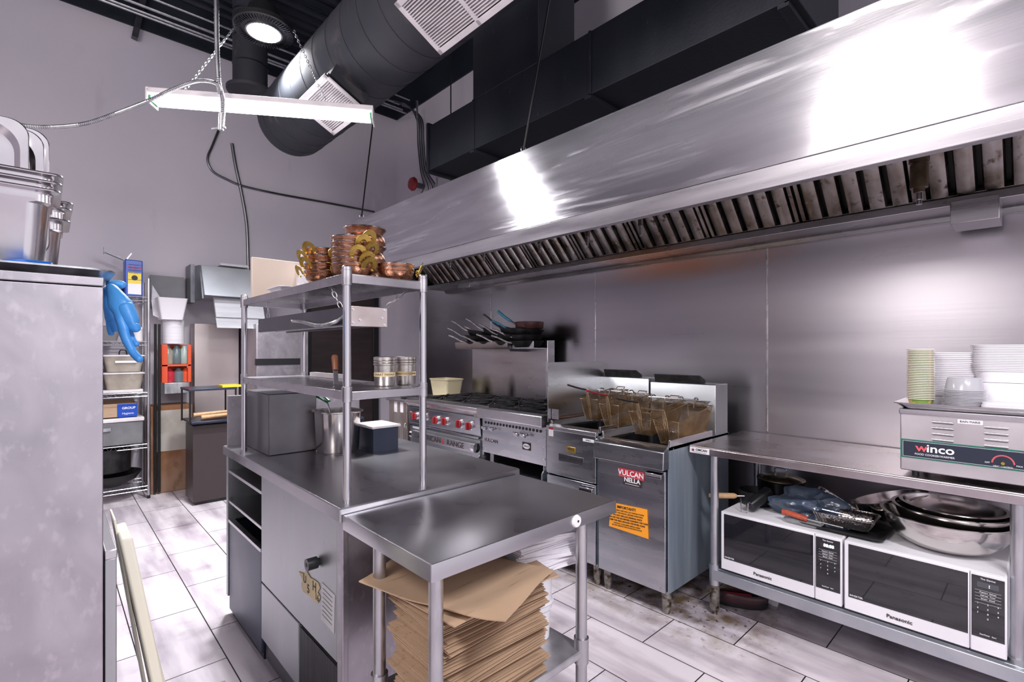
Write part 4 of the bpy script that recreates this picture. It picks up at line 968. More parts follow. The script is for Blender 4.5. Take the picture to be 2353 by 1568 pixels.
# ---- food warmer on the table
wy1, wy0 = .405, -.17; wx = 2.60; wz0, wz1 = .917, 1.172
wm = thing('food_warmer', 'stainless food cooker and warmer with a dark control strip on the work table', 'warmer', (2.8,.12,.893))
B((wx,wy0,wz0),(2.96,wy1,wz1)).build('body', mat('warmer_steel', (.60,.57,.58), (.68,.65,.66), (5,5,5), (.36,.48), 1), wm, bevel=.005)
B((wx-.006,wy0-.003,wz1-.022),(2.966,wy1+.003,wz1)).build('top_rim', STEEL, wm, bevel=.003)
B((wx-.002,wy0+.003,.970),(wx+.002,wy1-.001,1.047)).build('green_border', GREENL, wm)
cs1 = B((wx-.0032,wy0+.006,.975),(wx,wy1-.008,1.042)).build('control_strip', NAVY, wm)
m = MB().box((wx-.0036,wy0,.9765),(wx-.003,wy1-.010,.9775)).box((wx-.0036,wy0,1.0395),(wx-.003,wy1-.010,1.0405)).box((wx-.0036,wy1-.0105,.9765),(wx-.003,wy1-.0095,1.0405)); m.build('border_line', INKW, cs1)
text('w', .044, (wx-.0042,wy1-.070,1.016), 'x', cs1, mat('pink_red', (.70,.10,.12), rough=(.4,.4)), sx=1.2, bold=True)
text('inco', .044, (wx-.0042,wy1-.128,1.016), 'x', cs1, INKW, sx=1.15, bold=True)
text('FOOD COOKER/WARMER', .0105, (wx-.0042,wy1-.11,.990), 'x', cs1, INKW)
p = at(2305,1078,x=wx-.004); dy = p.y
m = MB()
for k in range(14):
    a0 = math.pi*(k/14); a1 = math.pi*((k+1)/14)
    for q, mm in ((0,m),): mm.add([(wx-.0042,dy+.032*math.cos(a0),.992+.032*math.sin(a0)),(wx-.0042,dy+.032*math.cos(a1),.992+.032*math.sin(a1)),(wx-.0042,dy+.027*math.cos(a1),.992+.027*math.sin(a1)),(wx-.0042,dy+.027*math.cos(a0),.992+.027*math.sin(a0))],[(0,1,2,3)])
m.build('heat_arc', mat('arc_red', (.55,.10,.12), rough=(.4,.4)), cs1)
text('OFF', .008, (wx-.0042,dy+.043,.990), 'x', cs1, INKW); text('MAX', .008, (wx-.0042,dy-.043,.988), 'x', cs1, INKW)
text('HEAT CONTROL', .007, (wx-.0042,dy,.980), 'x', cs1, INKW)
MB().tube([(wx-.004,dy,.995),(wx-.022,dy,.995)], .0055, 12).build('control_stem', BRASS, wm)
for (ya, yb) in ((.345,.288),(.205,.155)):
    pass
for (px0, px1, py0, py1) in ((2141,2192,971,1012),(2261,2318,983,1026)):
    for k in range(4):
        pz = at((px0+px1)/2, py0+(py1-py0)*k/3, x=wx); ya = at(px0, 990, x=wx).y; yb = at(px1, 990, x=wx).y
        q = MB().tube([(wx-.001,ya,pz.z),(wx-.001,yb,pz.z)], .0052, 10).build('louvre', STEEL, wm)
        MB().box((wx-.0015,yb+.003,pz.z-.0068),(wx+.001,ya-.003,pz.z-.0042)).build('louvre_gap', BLACKP, q)
p = at(2229,970,x=wx); pl = B((wx-.0015,p.y-.036,p.z-.009),(wx,p.y+.036,p.z+.007)).build('name_tape', PAPER_W, wm)
text('BAIN MARIE', .011, (wx-.002,p.y,p.z-.001), 'x', pl, INK)
for x in (wx+.04,2.92):
    for yy in (wy1-.045,wy0+.045): MB().tube([(x,yy,.8935),(x,yy,.92)], .012, 12).build('foot', BLACKP, wm)
# sheet tray on top
ty = tray('sheet_tray', (2.79,.12,wz1+.002), .40, .60, .024, STEEL, 'shallow steel tray on the food warmer carrying stacks of tubs and cups', 'tray', 0, .92, lip=.012, r=.02)
ZT = wz1+.006
# cup stack: individual paper cups
c_ = at(2116,922,z=ZT); cx, cy = c_.x+.085, c_.y+.01
cx, cy = 2.71, .352
cup0 = None
NC = 30
for k in range(NC):
    z = ZT+k*.0072
    if k == 0:
        t = thing('paper_cup', 'green and gold printed paper cup at the bottom of the cup stack', 'cup', (cx,cy,z), 'stacked paper cups')
        MB().lathe([(.0,.002),(.036,.0),(.043,.028),(.041,.028),(.034,.003)], n=28).build('printed_side', CUPG, t, local=True)
        MB().torus((0,0,.031), .0455, .0022, n=28, m=6).build('rim', CUPW, t, local=True)
    else:
        if cup0 is None:
            t = thing('paper_cup', 'white rimmed paper cup, second from the bottom of the tall cup stack', 'cup', (cx,cy,z), 'stacked paper cups')
            MB().lathe([(.038,.002),(.043,.028),(.041,.028),(.036,.003)], n=28).build('printed_side', CUPG, t, local=True)
            MB().torus((0,0,.031), .0455, .0022, n=28, m=6).build('rim', CUPW, t, local=True)
            cup0 = t
        elif k == NC-1: t = copy_tree(cup0, loc=(cx,cy,z), label='topmost paper cup of the tall stack on the food warmer tray')
        else: t = copy_tree(cup0, loc=(cx,cy,z), label='white rimmed paper cup, %s from the bottom of the tall cup stack' % ordw(k+1))
def stack(n, name, mk, c, dz, label, cat, group, toplabel=None, jit=.0015):
    o0 = None
    for k in range(n):
        loc = (c[0]+random.uniform(-jit,jit), c[1]+random.uniform(-jit,jit), c[2]+k*dz)
        if o0 is None:
            o0 = mk(); o0.name = name; o0.location = loc; tag(o0, label, cat, group); o = o0
        else: o = o0.copy(); C.objects.link(o); o.location = loc
        if n > 1: o['label'] = '%s, %s from the bottom' % (label, ordw(k+1))
    if toplabel: o['label'] = toplabel
    return o
def tubmesh(w_, l_, h_, ms, taper=.85, r=.03, lip=.01):
    return lambda: MB().rr([(w_*taper,l_*taper,r,0),(w_,l_,r,h_-.003),(w_+lip,l_+lip,r,h_-.003),(w_+lip,l_+lip,r,h_),(w_-.003,l_-.003,r,h_),(w_*taper-.003,l_*taper-.003,r,.003)], seg=6).build(name_, ms, local=True)
name_ = 'food_container'
stack(24, 'food_container', tubmesh(.125,.155,.045,WHITE_TUB,.86), (2.87,.262,ZT), .0079, 'white container in the tall stack behind the cups', 'container', 'tall stack of white containers', 'topmost white container of the tall stack behind the paper cups')
def rnd_tub():
    return MB().lathe([(0,0),(.052,0),(.062,.045),(.066,.046),(.066,.048),(.060,.048),(.05,.003),(0,.002)], n=32).build('clear_tub', CLEARP, local=True)
def rnd_tub():
    return MB().lathe([(.066,0),(.066,.003),(.060,.003),(.052,.05),(.05,.052),(0,.052),(0,.050),(.049,.05),(.058,.001)], n=32).build('clear_tub', CLEARP, local=True)
stack(14, 'clear_tub', rnd_tub, (2.70,.215,ZT), .0058, 'upside down clear round tub in the short stack', 'tub', 'stack of clear tubs', 'topmost clear round tub of the upside down stack')
name_ = 'white_box'
stack(1, 'white_box', lambda: MB().rr([(.17,.21,.006,0),(.17,.21,.006,.105)]).build('white_box', WHITE_TUB, local=True), (2.84,.075,ZT), .02, 'plain white box under the stacked white lids at the right edge', 'box', 'boxes on the warmer')
stack(4, 'white_lid', lambda: MB().rr([(.10,.20,.02,0),(.11,.21,.02,.004),(.11,.21,.02,.012),(.10,.20,.02,.014)]).build('white_lid', WHITE_TUB, local=True), (2.68,.055,ZT), .0072, 'flat white lid in front of the white box', 'plate', 'flat white lids')  # these thin slabs are stacked white lids
name_ = 'food_container'
stack(16, 'food_container', tubmesh(.16,.20,.05,WHITE_TUB,.88,.05), (2.86,.10,ZT+.1065), .0068, 'greyish container in the wide stack on the white box', 'container', 'wide stack of white containers', 'topmost greyish container of the wide stack at the right edge')

# shoe and tag under the table
sh = thing('shoe', 'black slip-on shoe with a red inner sole under the work table', 'shoe', (2.80,1.15,0))
Ms = Matrix.Translation((2.80,1.145,0)) @ Matrix.Rotation(R(-62),4,'Z')
def shoe_ring(z, s_, dx=0, inner=0):
    pts = []
    for k in range(28):
        a = 2*math.pi*k/28; x = .145*math.cos(a)*s_+dx; w_ = (.046+.010*math.cos(a-.4))*s_
        pts.append(Ms @ Vector((x, w_*math.sin(a)+.008*math.sin(a*2)*0, z+.010*max(0,math.cos(a))**2)))
    return pts
def loft(rings, name, ms, parent, capa=True, capb=True):
    n = len(rings[0]); v = [p for r_ in rings for p in r_]; f = []
    for i in range(len(rings)-1):
        for k in range(n): f.append((i*n+k, i*n+(k+1) % n, (i+1)*n+(k+1) % n, (i+1)*n+k))
    if capa: f.append(tuple(range(n)))
    if capb: f.append(tuple((len(rings)-1)*n+k for k in range(n)))
    return MB().add(v, f).build(name, ms, parent)
loft([shoe_ring(.001,.96), shoe_ring(.012,1.0), shoe_ring(.026,.99)], 'sole', BLACKP, sh)
loft([shoe_ring(.026,.98), shoe_ring(.05,1.0), shoe_ring(.068,.9), shoe_ring(.07,.84), shoe_ring(.052,.80), shoe_ring(.04,.78)], 'upper', mat('dark_red_black', (.06,.008,.012), (.02,.012,.014), (20,20,20), (.35,.35)), sh)
ins = loft([shoe_ring(.0405,.80), shoe_ring(.046,.74)], 'insole', BLACKP, sh)
m = MB(); q = [Ms @ Vector(v) for v in ((-.09,-.014,.058),(.06,-.014,.062),(.06,.014,.062),(-.09,.014,.058))]; m.add(q+[v-Vector((0,0,.012)) for v in q], [(0,1,2,3),(4,5,6,7),(0,1,5,4),(1,2,6,5),(2,3,7,6),(3,0,4,7)]); m.build('red_stripe', REDB, ins)
p = at(1722,1366,x=2.95); tag(MB().bar((2.93,1.02,.0),(2.93,1.0,.07),.05,.0015,(1,0,0)).build('paper_tag', PAPER_W), 'small white paper tag standing on the floor beside the shoe', 'tag')

# ================================================================ ISLAND
# near table
it = thing('work_table', 'small stainless table in front with brown paper bags on its lower shelf', 'table', (1.1,1.29,.02))
X0, X1, Y0, Y1, ZTOP = .696, 1.482, 1.038, 1.548, .88
lipped(X0,X1,Y0,Y1,ZTOP,.046).build('table_top', STEEL_TOP, it)
for (x, y_) in ((.735,1.075),(1.33,1.075),(.735,1.375),(1.33,1.375)):
    lg = MB().tube([(x,y_,.02),(x,y_,.84)], .0195, 24).build('leg', GALV, it)
    MB().tube([(x,y_,.35),(x,y_,.435)], .0255, 24).build('shelf_socket', GALV, lg)
    MB().tube([(x,y_,0.0),(x,y_,.02),(x,y_,.08)], .022, 16, radii=[.015,.02,.022]).build('foot', GALV, lg)
B((.72,1.06,.375),(1.345,1.39,.40)).build('undershelf', mat('shelf_zinc', (.5,.5,.53), (.62,.62,.64), (18,18,18), (.35,.5), .9), it, bevel=.004)
dp = at(1324,1198,y=Y0); dk = MB().tube([(dp.x,Y0,dp.z),(dp.x,Y0-.006,dp.z)], .0205, 28, radii=[.0205,.018]).build('round_white_disc', WHITE_TUB, it)
MB().tube([(dp.x+.003,Y0-.006,dp.z),(dp.x+.003,Y0-.0075,dp.z)], .004, 10).build('screw_hole', INK, dk)

# brown bags: folded flat paper bags piled on the shelf
ZB = .402; random.seed(11)
def bagmesh(nm, w_, l_, seed):
    random.seed(seed); m = MB(); t = .0042
    m.box((-w_/2,-l_/2,0),(w_/2,l_/2,.0016)); m.box((-w_/2+.004,-l_/2+.003,.0018),(w_/2-.003,l_/2-.006,.0030)); m.box((-w_/2+.002,-l_/2-.004,.0032),(w_/2-.02,l_/2*.7,t))
    n = 14; bot = []
    for v in m.V:
        v.z += .0012*noise.noise(Vector((v.x*9+seed, v.y*9, 0)))
    return m.build(nm, KRAFT, local=True, smooth=0)
protos = [bagmesh('paper_bag', .40, .255, k+1) for k in range(4)]
nb = 58; piles = []
for k in range(nb):
    o = protos[k] if k < 4 else protos[k % 4].copy()
    if k >= 4: C.objects.link(o)
    h = k/nb; off = random.uniform(-.005,.005)+.004*math.sin(k*.8)
    o.location = (.955+off+.012*math.sin(k*.31), 1.205+random.uniform(-.008,.008)+.008*math.sin(k*.55), ZB+k*.0050)
    o.rotation_euler = (0, 0, R(random.uniform(-1.3,1.3)+2.2*math.sin(k*.35)))
    tag(o, 'flat folded brown paper bag, %s from the bottom of the tall pile' % ordw(k+1), 'paper bag', 'brown paper bags in the pile')
ztp = ZB+nb*.0050+.004
bags_ = [o_ for o_ in C.objects if o_.get('group') == 'brown paper bags in the pile']
protos[0]['label'] = 'lowest brown paper bag of the pile, lying on the shelf'
def flatbag(cx, cy, z, w_, l_, rz, label, tx=0, ty=0, warp=.01, seed=0, thick=.004):
    m = MB(); n1, n2 = 16, 10; M = Matrix.Translation((cx,cy,z)) @ Matrix.Rotation(R(rz),4,'Z') @ Matrix.Rotation(R(tx),4,'X') @ Matrix.Rotation(R(ty),4,'Y'); v = []; f = []
    for s_ in (0,1):
        for i in range(n1+1):
            for j in range(n2+1):
                x = (i/n1-.5)*w_; y_ = (j/n2-.5)*l_
                v.append(M @ Vector((x, y_, s_*thick+warp*noise.noise(Vector((x*5+seed,y_*5,seed)))+warp*.8*abs(x/w_*2)**3)))
    q = (n1+1)*(n2+1); g = lambda i, j, s_=0: s_*q+i*(n2+1)+j
    for i in range(n1):
        for j in range(n2): f += [(g(i,j),g(i+1,j),g(i+1,j+1),g(i,j+1)), (g(i,j,1),g(i,j+1,1),g(i+1,j+1,1),g(i+1,j,1))]
    for i in range(n1): f += [(g(i,0),g(i,0,1),g(i+1,0,1),g(i+1,0)), (g(i,n2),g(i+1,n2),g(i+1,n2,1),g(i,n2,1))]
    for j in range(n2): f += [(g(0,j),g(0,j+1),g(0,j+1,1),g(0,j,1)), (g(n1,j),g(n1,j,1),g(n1,j+1,1),g(n1,j+1))]
    o = m.add(v, f).build('paper_bag', KRAFT, smooth=30); return tag(o, label, 'paper bag', 'large loose paper bags')
flatbag(.945,1.185,ztp+.003,.40,.26,7,'brown paper bag just under the large loose bag, its edge stepped out to the front', warp=.004, seed=4)
flatbag(1.03,1.20,ztp+.006,.34,.27,-14,'brown paper bag whose corner sticks out to the right of the large bag', 0, 0, .008, 7)
flatbag(.908,1.208,ztp+.026,.488,.325,-69.7,'large loose brown paper bag lying skewed on top of the pile', 1.5, 1, .016, 2)
# white paper stack on a bucket
bk = thing('white_bucket', 'tall white plastic bucket on the shelf to the right of the brown bags', 'bucket', (1.265,1.24,.402))
MB().lathe([(0,0),(.056,0),(.060,.10),(.066,.105),(.068,.125),(.063,.13),(.068,.255),(.071,.26),(.064,.26),(.05,.006),(0,.004)], (1.265,1.24,.402), 36).build('bucket_body', WHITEP, bk)
MB().torus((1.265,1.24,.402+.128), .069, .003, n=36, m=6).build('rim_band', WHITEP, bk)
name_ = 'paper_sheaf'
random.seed(5)
zs = .402+.262; first = None
for k in range(26):
    if first is None:
        m = MB(); m.box((-.12,-.10,0),(.12,.10,.0045)); m.box((-.122,-.098,.0045),(.117,.101,.0052)); first = o = m.build('white_paper_bag', PAPER_W, local=True, smooth=0)
    else: o = first.copy(); C.objects.link(o)
    fan = k/26
    o.location = (1.27-.03*fan+random.uniform(-.008,.008)+(.012 if (k//7) % 2 else 0), 1.235+random.uniform(-.005,.005), zs+k*.0055)
    o.rotation_euler = (0, 0, R(-12+random.uniform(-3,3)+8*math.sin(k*.5)))
    tag(o, 'flat white paper bag, %s from the bottom of the stack on the bucket' % ordw(k+1), 'paper bag', 'white paper bags on the bucket')

# prep unit: door side faces the aisle
pu = thing('prep_refrigerator', 'stainless undercounter unit with a black knob and torn tape note on its door', 'refrigerator', (1.1,1.98,0))
UX, UX1 = .70, 1.48
B((UX+.012,1.56,.12),(UX1,2.40,.855)).build('cabinet_body', STEEL_SIDE, pu, bevel=.004)
B((UX+.02,1.58,.02),(UX1-.02,2.40,.12)).build('plinth', DARK_STEEL, pu)
dr_ = B((UX,1.60,.375),(UX+.014,2.40,.852)).build('side_door', STEEL_UNIT, pu, bevel=.003)
B((UX,1.945,.12),(UX+.014,2.40,.368)).build('lower_panel', STEEL_UNIT, pu, bevel=.003)
lp = B((UX+.004,1.60,.12),(UX+.014,1.94,.366)).build('grille_panel', BLACKP, pu)
for k in range(44):
    yy = 1.605+k*.0076; MB()
m = MB()
for k in range(44): m.bar((UX+.001,1.603+k*.0076,.125),(UX+.001,1.603+k*.0076,.362),.003,.003)
m.build('grille_bars', DARK_STEEL, lp, smooth=0)
B((UX-.001,1.555,.06),(UX+.02,1.597,.855)).build('corner_post', STEEL_SIDE, pu, bevel=.003)
m = MB()
for k in range(7): m.box((.80+k*.03,1.553,.135),(.818+k*.03,1.561,.165))
m.build('front_vent_slots', BLACKP, pu)
p = at(733,1291,x=UX); kn = MB().tube([(UX,p.y,p.z),(UX-.008,p.y,p.z),(UX-.008,p.y,p.z),(UX-.044,p.y,p.z)], .018, 28, radii=[.013,.013,.0205,.0205]).build('black_knob', BLACKP, dr_)
MB().tube([(UX-.043,p.y,p.z),(UX-.0448,p.y,p.z)], .007, 16).build('knob_hole', INK, dr_)
# torn tape note
ol = [(686,1314),(700,1320),(704,1312),(713,1328),(722,1333),(731,1340),(735,1352),(730,1362),(736,1374),(730,1387),(722,1382),(714,1372),(697,1360),(692,1345),(696,1333)]
q = [at(a_, b_, x=UX-.002) for a_, b_ in ol]
nt2 = MB().prism([(v.y,v.z) for v in q], 'x', UX-.003, UX-.001).build('tape_note', TAPE, dr_, smooth=0)
for s_, px, py, sz in (('U',700,1332,.042),('5',708,1355,.046),('H',722,1350,.05),('16',728,1374,.034)):
    p = at(px, py, x=UX-.004); text(s_, sz, (UX-.0036,p.y,p.z), 'x', nt2, INK)
q = [at(a_, b_, x=UX-.002) for a_, b_ in ((739,1339),(769,1369),(767,1457),(737,1423))]
lb = MB().prism([(v.y,v.z) for v in q], 'x', UX-.002, UX-.0005).build('data_label', mat('pale_label', (.55,.54,.56), rough=(.5,.5)), dr_, smooth=0)
for k in range(7):
    a_ = q[0]+(q[3]-q[0])*((k+1)/8.5); b_ = q[1]+(q[2]-q[1])*((k+1)/8.5)
    MB().bar(a_*.88+b_*.12+Vector((-.001,0,0)), b_*.85+a_*.15+Vector((-.001,0,0)), .0006, .0018).build('label_line', DARK_STEEL, lb)

# open niche unit beyond, with the dark blue chest below
nu_ = thing('open_shelf_cabinet', 'open sided steel shelf cabinet under the far end of the counter', 'cabinet', (1.1,2.7,0))
MB().box((UX+.45,2.41,.12),(UX+.47,2.99,.855)).build('back_panel', DARK_STEEL, nu_)
MB().box((UX,2.97,.10),(UX1,3.0,.855)).build('end_panel', STEEL_UNIT, nu_, bevel=.002)
MB().box((UX+.01,2.402,.12),(UX1,2.412,.855)).build('end_panel', DARK_STEEL, nu_)
MB().box((UX+.004,2.413,.76),(UX+.44,2.969,.775)).build('shelf', STEEL, nu_, bevel=.002)
MB().box((UX+.004,2.413,.60),(UX+.44,2.969,.615)).build('shelf', STEEL, nu_, bevel=.002)
ch = thing('chest_cooler', 'dark blue chest with a steel rimmed open top under the counter end', 'chest', (.92,2.69,.0))
MB().rr([(.44,.55,.01,.04),(.44,.55,.01,.50),(.40,.51,.01,.50),(.40,.51,.01,.30)], (.925,2.69,0)).build('chest_body', BLUEBOX, ch)
MB().rr([(.45,.56,.012,.50),(.45,.56,.012,.515),(.40,.50,.01,.515),(.40,.50,.01,.505)], (.925,2.69,0), capa=False, capb=False).build('chest_rim', STEEL, ch)
MB().box((.72,2.43,.0),(1.13,2.95,.04)).build('base', BLACKP, ch)
# worktop
wt = tag(MB().rr([(.812,1.467,.004,.856),(.812,1.467,.004,.896),(.805,1.46,.004,.90)], (1.094,2.2865,0), seg=3).build('worktop', STEEL_TOP), 'long stainless worktop of the island carrying the double overshelf', 'worktop')
WZ = .90

# double overshelf
osf = thing('double_overshelf', 'stainless two tier overshelf on round posts standing on the island worktop', 'shelf', (.89,2.2,WZ))
ax0, ax1, by0, by1 = .735, 1.035, 1.60, 2.80
for (x, y_) in ((ax0,by0),(ax1,by0),(ax0,by1),(ax1,by1)):
    ps_ = MB().tube([(x,y_,WZ),(x,y_,1.69)], .0135, 28).build('post', CHROME, osf)
    for z in (1.262,1.655): MB().tube([(x,y_,z-.022),(x,y_,z+.03)], .0172, 28).build('post_collar', STEEL, ps_, bevel=.001)
    MB().lathe([(.0165,1.685),(.0165,1.695),(.012,1.70),(0,1.701)], (x,y_,0), 24).build('post_cap', STEEL, ps_)
OS = mat('overshelf_steel', (.36,.345,.37), (.48,.46,.49), (6,6,6), (.2,.36), 1)
for z in (1.277,1.674):
    m = MB(); e = .008
    m.box((ax0-e,by0-e,z-.004),(ax1+e,by1+e,z))
    for a_, b_ in (((ax0-e,by0-e),(ax1+e,by0-e+.006)),((ax0-e,by1+e-.006),(ax1+e,by1+e)),((ax0-e,by0-e),(ax0-e+.006,by1+e)),((ax1+e-.006,by0-e),(ax1+e,by1+e))):
        m.box((a_[0],a_[1],z-.032),(b_[0],b_[1],z-.002))
    m.build('shelf', OS, osf, bevel=.002)
# heat lamp strip hung beneath the upper shelf
hl = thing('heat_lamp_strip', 'long steel strip heater hung on chains under the top of the overshelf', 'heater', (.82,2.1,1.5))
MB().prism([(.75,1.502),(.75,1.566),(.893,1.566),(.893,1.502),(.88,1.502),(.88,1.515),(.765,1.515),(.765,1.502)], 'y', 1.63, 2.62).build('housing', DARK_STEEL, hl, bevel=.002)
ep = B((.748,1.618,1.497),(.897,1.63,1.568)).build('end_plate', mat('pink_steel', (.52,.44,.42), (.62,.55,.54), (12,12,12), (.25,.4), 1), hl, bevel=.002)
for (x, z) in ((.765,1.555),(.765,1.51),(.885,1.558),(.885,1.505),(.875,1.53),(.79,1.52)): MB().tube([(x,1.618,z),(x,1.614,z)], .004, 10).build('screw', CHROME, ep)
MB().tube([(.82,1.66,1.508),(.82,2.58,1.508)], .005, 8).build('heating_rod', GALV, hl)
P = spline([at(788,728,d=1.72), at(765,742,d=1.75), at(730,749,d=1.85), at(695,740,d=2.0), at(672,738,d=2.1)], 30)
MB().tube(P, .006, 8, radii=[.006+.002*(i % 2) for i in range(len(P))]).build('armoured_cable', GALV, hl)
chain(at(754,648,d=1.80), (.76,1.70,1.566), 'hanging_chain', '', .016, .0014, hl)
chain(at(935,668,d=1.90), (.895,1.66,1.56), 'hanging_chain', '', .016, .0014, hl)
chain((.76,2.5,1.642), (.76,2.5,1.566), 'hanging_chain', '', .014, .0014, hl)

# spice tins
def tin(px, py, label, s_):
    p = at(px, py, z=1.278); c = Vector((p.x+.02,p.y+.028,1.278)); t = thing('spice_tin', label, 'tin', c, 'spice tins on the middle shelf')
    r = .0385
    TIN = mat('tinned_steel', (.55,.52,.48), (.72,.70,.67), (14,14,14), (.22,.4), 1, c3=(.28,.24,.2), sc3=(30,30,30), thr3=(.64,.74))
    MB().lathe([(0,0),(r-.003,0),(r,.004),(r,.078),(r-.002,.08),(0,.08)], c, 36).build('tin_body', TIN, t)
    MB().lathe([(r+.001,.078),(r+.003,.080),(r+.003,.086),(r,.088),(r+.003,.09),(r+.003,.096),(r,.098),(r+.003,.10),(r+.002,.110),(r-.004,.112),(0,.111)], c, 36).build('tin_lid', TIN, t)
    b = MB().tube([c+Vector((0,0,.036)), c+Vector((0,0,.052))], r+.0012, 36).build('tape_band', TAPE, t)
    # lettering bent round the tin
    cu = bpy.data.curves.new('t', 'FONT'); cu.body = s_; cu.size = .0115; cu.align_x = 'CENTER'; cu.align_y = 'CENTER'; cu.extrude = .0003
    to = bpy.data.objects.new('t', cu); C.objects.link(to); me = bpy.data.meshes.new_from_object(to); bpy.data.objects.remove(to)
    base = math.atan2(-c.y, -c.x)
    for v in me.vertices:
        th = base+v.co.x/r; rr_ = r+.0016+v.co.z; v.co = Vector((rr_*math.cos(th), rr_*math.sin(th), .044+v.co.y))
    me.materials.clear(); me.materials.append(INK); lo_ = bpy.data.objects.new('lettering', me); C.objects.link(lo_); lo_.parent = t
tin(881,888,'spice tin taped CHAAT MASALA, left one by the post','CHAAT MASALA')
tin(931,885,'spice tin taped ROASTED CUMIN, right one','ROASTED CUMIN')
# cleaver
p = at(769,878,z=1.278)
cl = thing('cleaver', 'cleaver with a brown wooden handle standing on the middle shelf by the post', 'cleaver', (p.x+.04,p.y+.06,1.278))
hp_ = at(769,817,d=1.98); hq = at(771,851,d=1.96)
MB().tube([hp_, hp_*.9+hq*.1, hq], .013, 12, radii=[.009,.013,.011]).build('handle', WOOD, cl)
bl = at(771,852,d=1.96); MB().bar(bl, bl+Vector((.0,-.005,-.055)), .045, .002, (1,-1,0)).build('blade', STEEL, cl)
# strip box lying on shelf
tag(B((1.0,2.28,1.2785),(1.03,2.62,1.30)).build('knife_rail', WHITEG), 'thin pale rail lying along the far side of the middle shelf', 'rail')

# copper pots
pot0 = None
def karahi(c, rz, s_, label, group='copper serving pots'):
    global pot0
    if pot0 is None:
        t = thing('copper_pot', label, 'pot', (0,0,0), group)
        MB().lathe([(0,0),(.035,0),(.055,.008),(.070,.024),(.076,.042),(.078,.055),(.0785,.056),(.0785,.058),(.0775,.059),(.075,.057),(.072,.04),(.05,.012),(0,.006)], n=40).build('bowl', BRONZE, t, local=True)
        MB().torus((0,0,.058), .0785, .0018, n=40, m=6).build('rim', CHROME, t, local=True)
        MB().torus((0,0,.045), .0775, .0014, n=40, m=6).build('rim_bead', BRONZE, t, local=True)
        for sgn in (1,-1):
            ol_ = []; il = []
            for k in range(13):
                a = -math.pi*.12+math.pi*1.24*k/12
                ol_.append((.030*math.cos(a)*1.0, .020+.034*math.sin(a))); il.append((.014*math.cos(a), .016+.018*math.sin(a)))
            pl_ = ol_+il[::-1]; n = len(pl_); v = []; f = []
            for dd in (0,.0035):
                for (u, h) in pl_: v.append(Vector((sgn*(.079+dd+.012+.45*h), u, .030+h*.85)))
            for k in range(12):
                a_, b_ = k, k+1; c2_, d2 = n-1-k, n-2-k
                f += [(a_,b_,d2,c2_), (n+a_,n+c2_,n+d2,n+b_), (a_,n+a_,n+b_,b_), (c2_,d2,n+d2,n+c2_)]
            f += [(0,n-1,2*n-1,n),(12,n+12,n+13,13)]
            h_ = MB().add(v, f).build('handle', BRASS, t, local=True)
            for u in (-.020,.020): MB().lathe([(.006,0),(.005,.004),(0,.005)], (sgn*.088,u,.034), 10, Matrix.Rotation(R(90*sgn),4,'Y')).build('rivet', BRASS, h_, local=True)
        pot0 = t
    else: t = copy_tree(pot0, label=label)
    t.location = c; t.rotation_euler = (0,0,R(rz)); t.scale = (s_,s_,s_)
ZS = 1.675
toward = math.degrees(math.atan2(-1.75,-.83))    # handle facing the camera
ords = ['lowest','second','third','fourth','fifth','topmost']
for k in range(4): karahi((.81,1.98,ZS+k*.029), toward+(-62,-40,-52,-30)[k], .92, 'copper pot with brass handles, %s of the four in the left stack' % (['bottom','second','third','top'][k]))
for k in range(6): karahi((.835,1.765,ZS+k*.0195), toward+(34,28,10,40,20,32)[k], 1.0, 'copper pot with brass handles, %s of the six in the front middle stack' % ords[k])
for k in range(2): karahi((.985,1.715,ZS+k*.017), toward+(78,88)[k], .90, 'copper pot with brass handles, %s of the two at the right end' % (['lower','upper'][k]))
hc = None
for k in range(3):
    c = (1.0,2.0,ZS+k*.078)
    if hc is None:
        hc = t = thing('copper_handi', 'rounded copper pot with flared rim, bottom of the three behind', 'pot', c, 'round bellied copper pots')
        MB().lathe([(0,0),(.05,0),(.078,.02),(.088,.045),(.082,.068),(.074,.078),(.076,.09),(.088,.102),(.089,.105),(.086,.105),(.072,.09),(.07,.078),(.078,.066),(.083,.045),(.05,.006),(0,.005)], n=40).build('pot_body', BRONZE, t, local=True)
        MB().torus((0,0,.104), .0885, .0022, n=40, m=6).build('rim', CHROME, t, local=True)
    else: t = copy_tree(hc, loc=c, label=['','rounded copper pot with flared rim, middle of the three behind','rounded copper pot with flared rim, topmost of all the copper'][k])
# things at the far end of the upper shelf
o = tag(MB().box((.752,2.73,ZS),(1.018,2.755,at(577,590,y=2.73).z)).build('beige_board', BEIGE, bevel=.004), 'large beige board standing at the far end of the top shelf', 'board')
p = at(668,655,z=ZS)
tray('white_dish', (.81,2.42,ZS), .10, .20, .03, WHITE_TUB, 'low white dish on the top shelf in front of the beige board', 'dish', 0, .7)
tag(MB().rr([(.05,.06,.01,0),(.055,.065,.01,.045)], (.86,2.30,ZS)).build('white_cup', WHITE_TUB), 'small white square cup beside the white dish on the top shelf', 'cup')
tag(MB().rr([(.10,.20,.004,0),(.10,.20,.004,.055)], (.93,2.2,ZS)).build('black_box', BLACKP), 'dark box behind the left stack of copper pots', 'box')
tag(MB().prism([(.955,ZS+.10),(.965,ZS+.25),(.985,ZS+.255),(1.01,ZS+.225),(1.02,ZS+.10)], 'y', 2.64, 2.65).box((.95,2.62,ZS),(1.02,2.67,ZS+.12)).build('paper_bag', PAPER_W), 'white paper packet sticking up behind the beige board', 'packet')

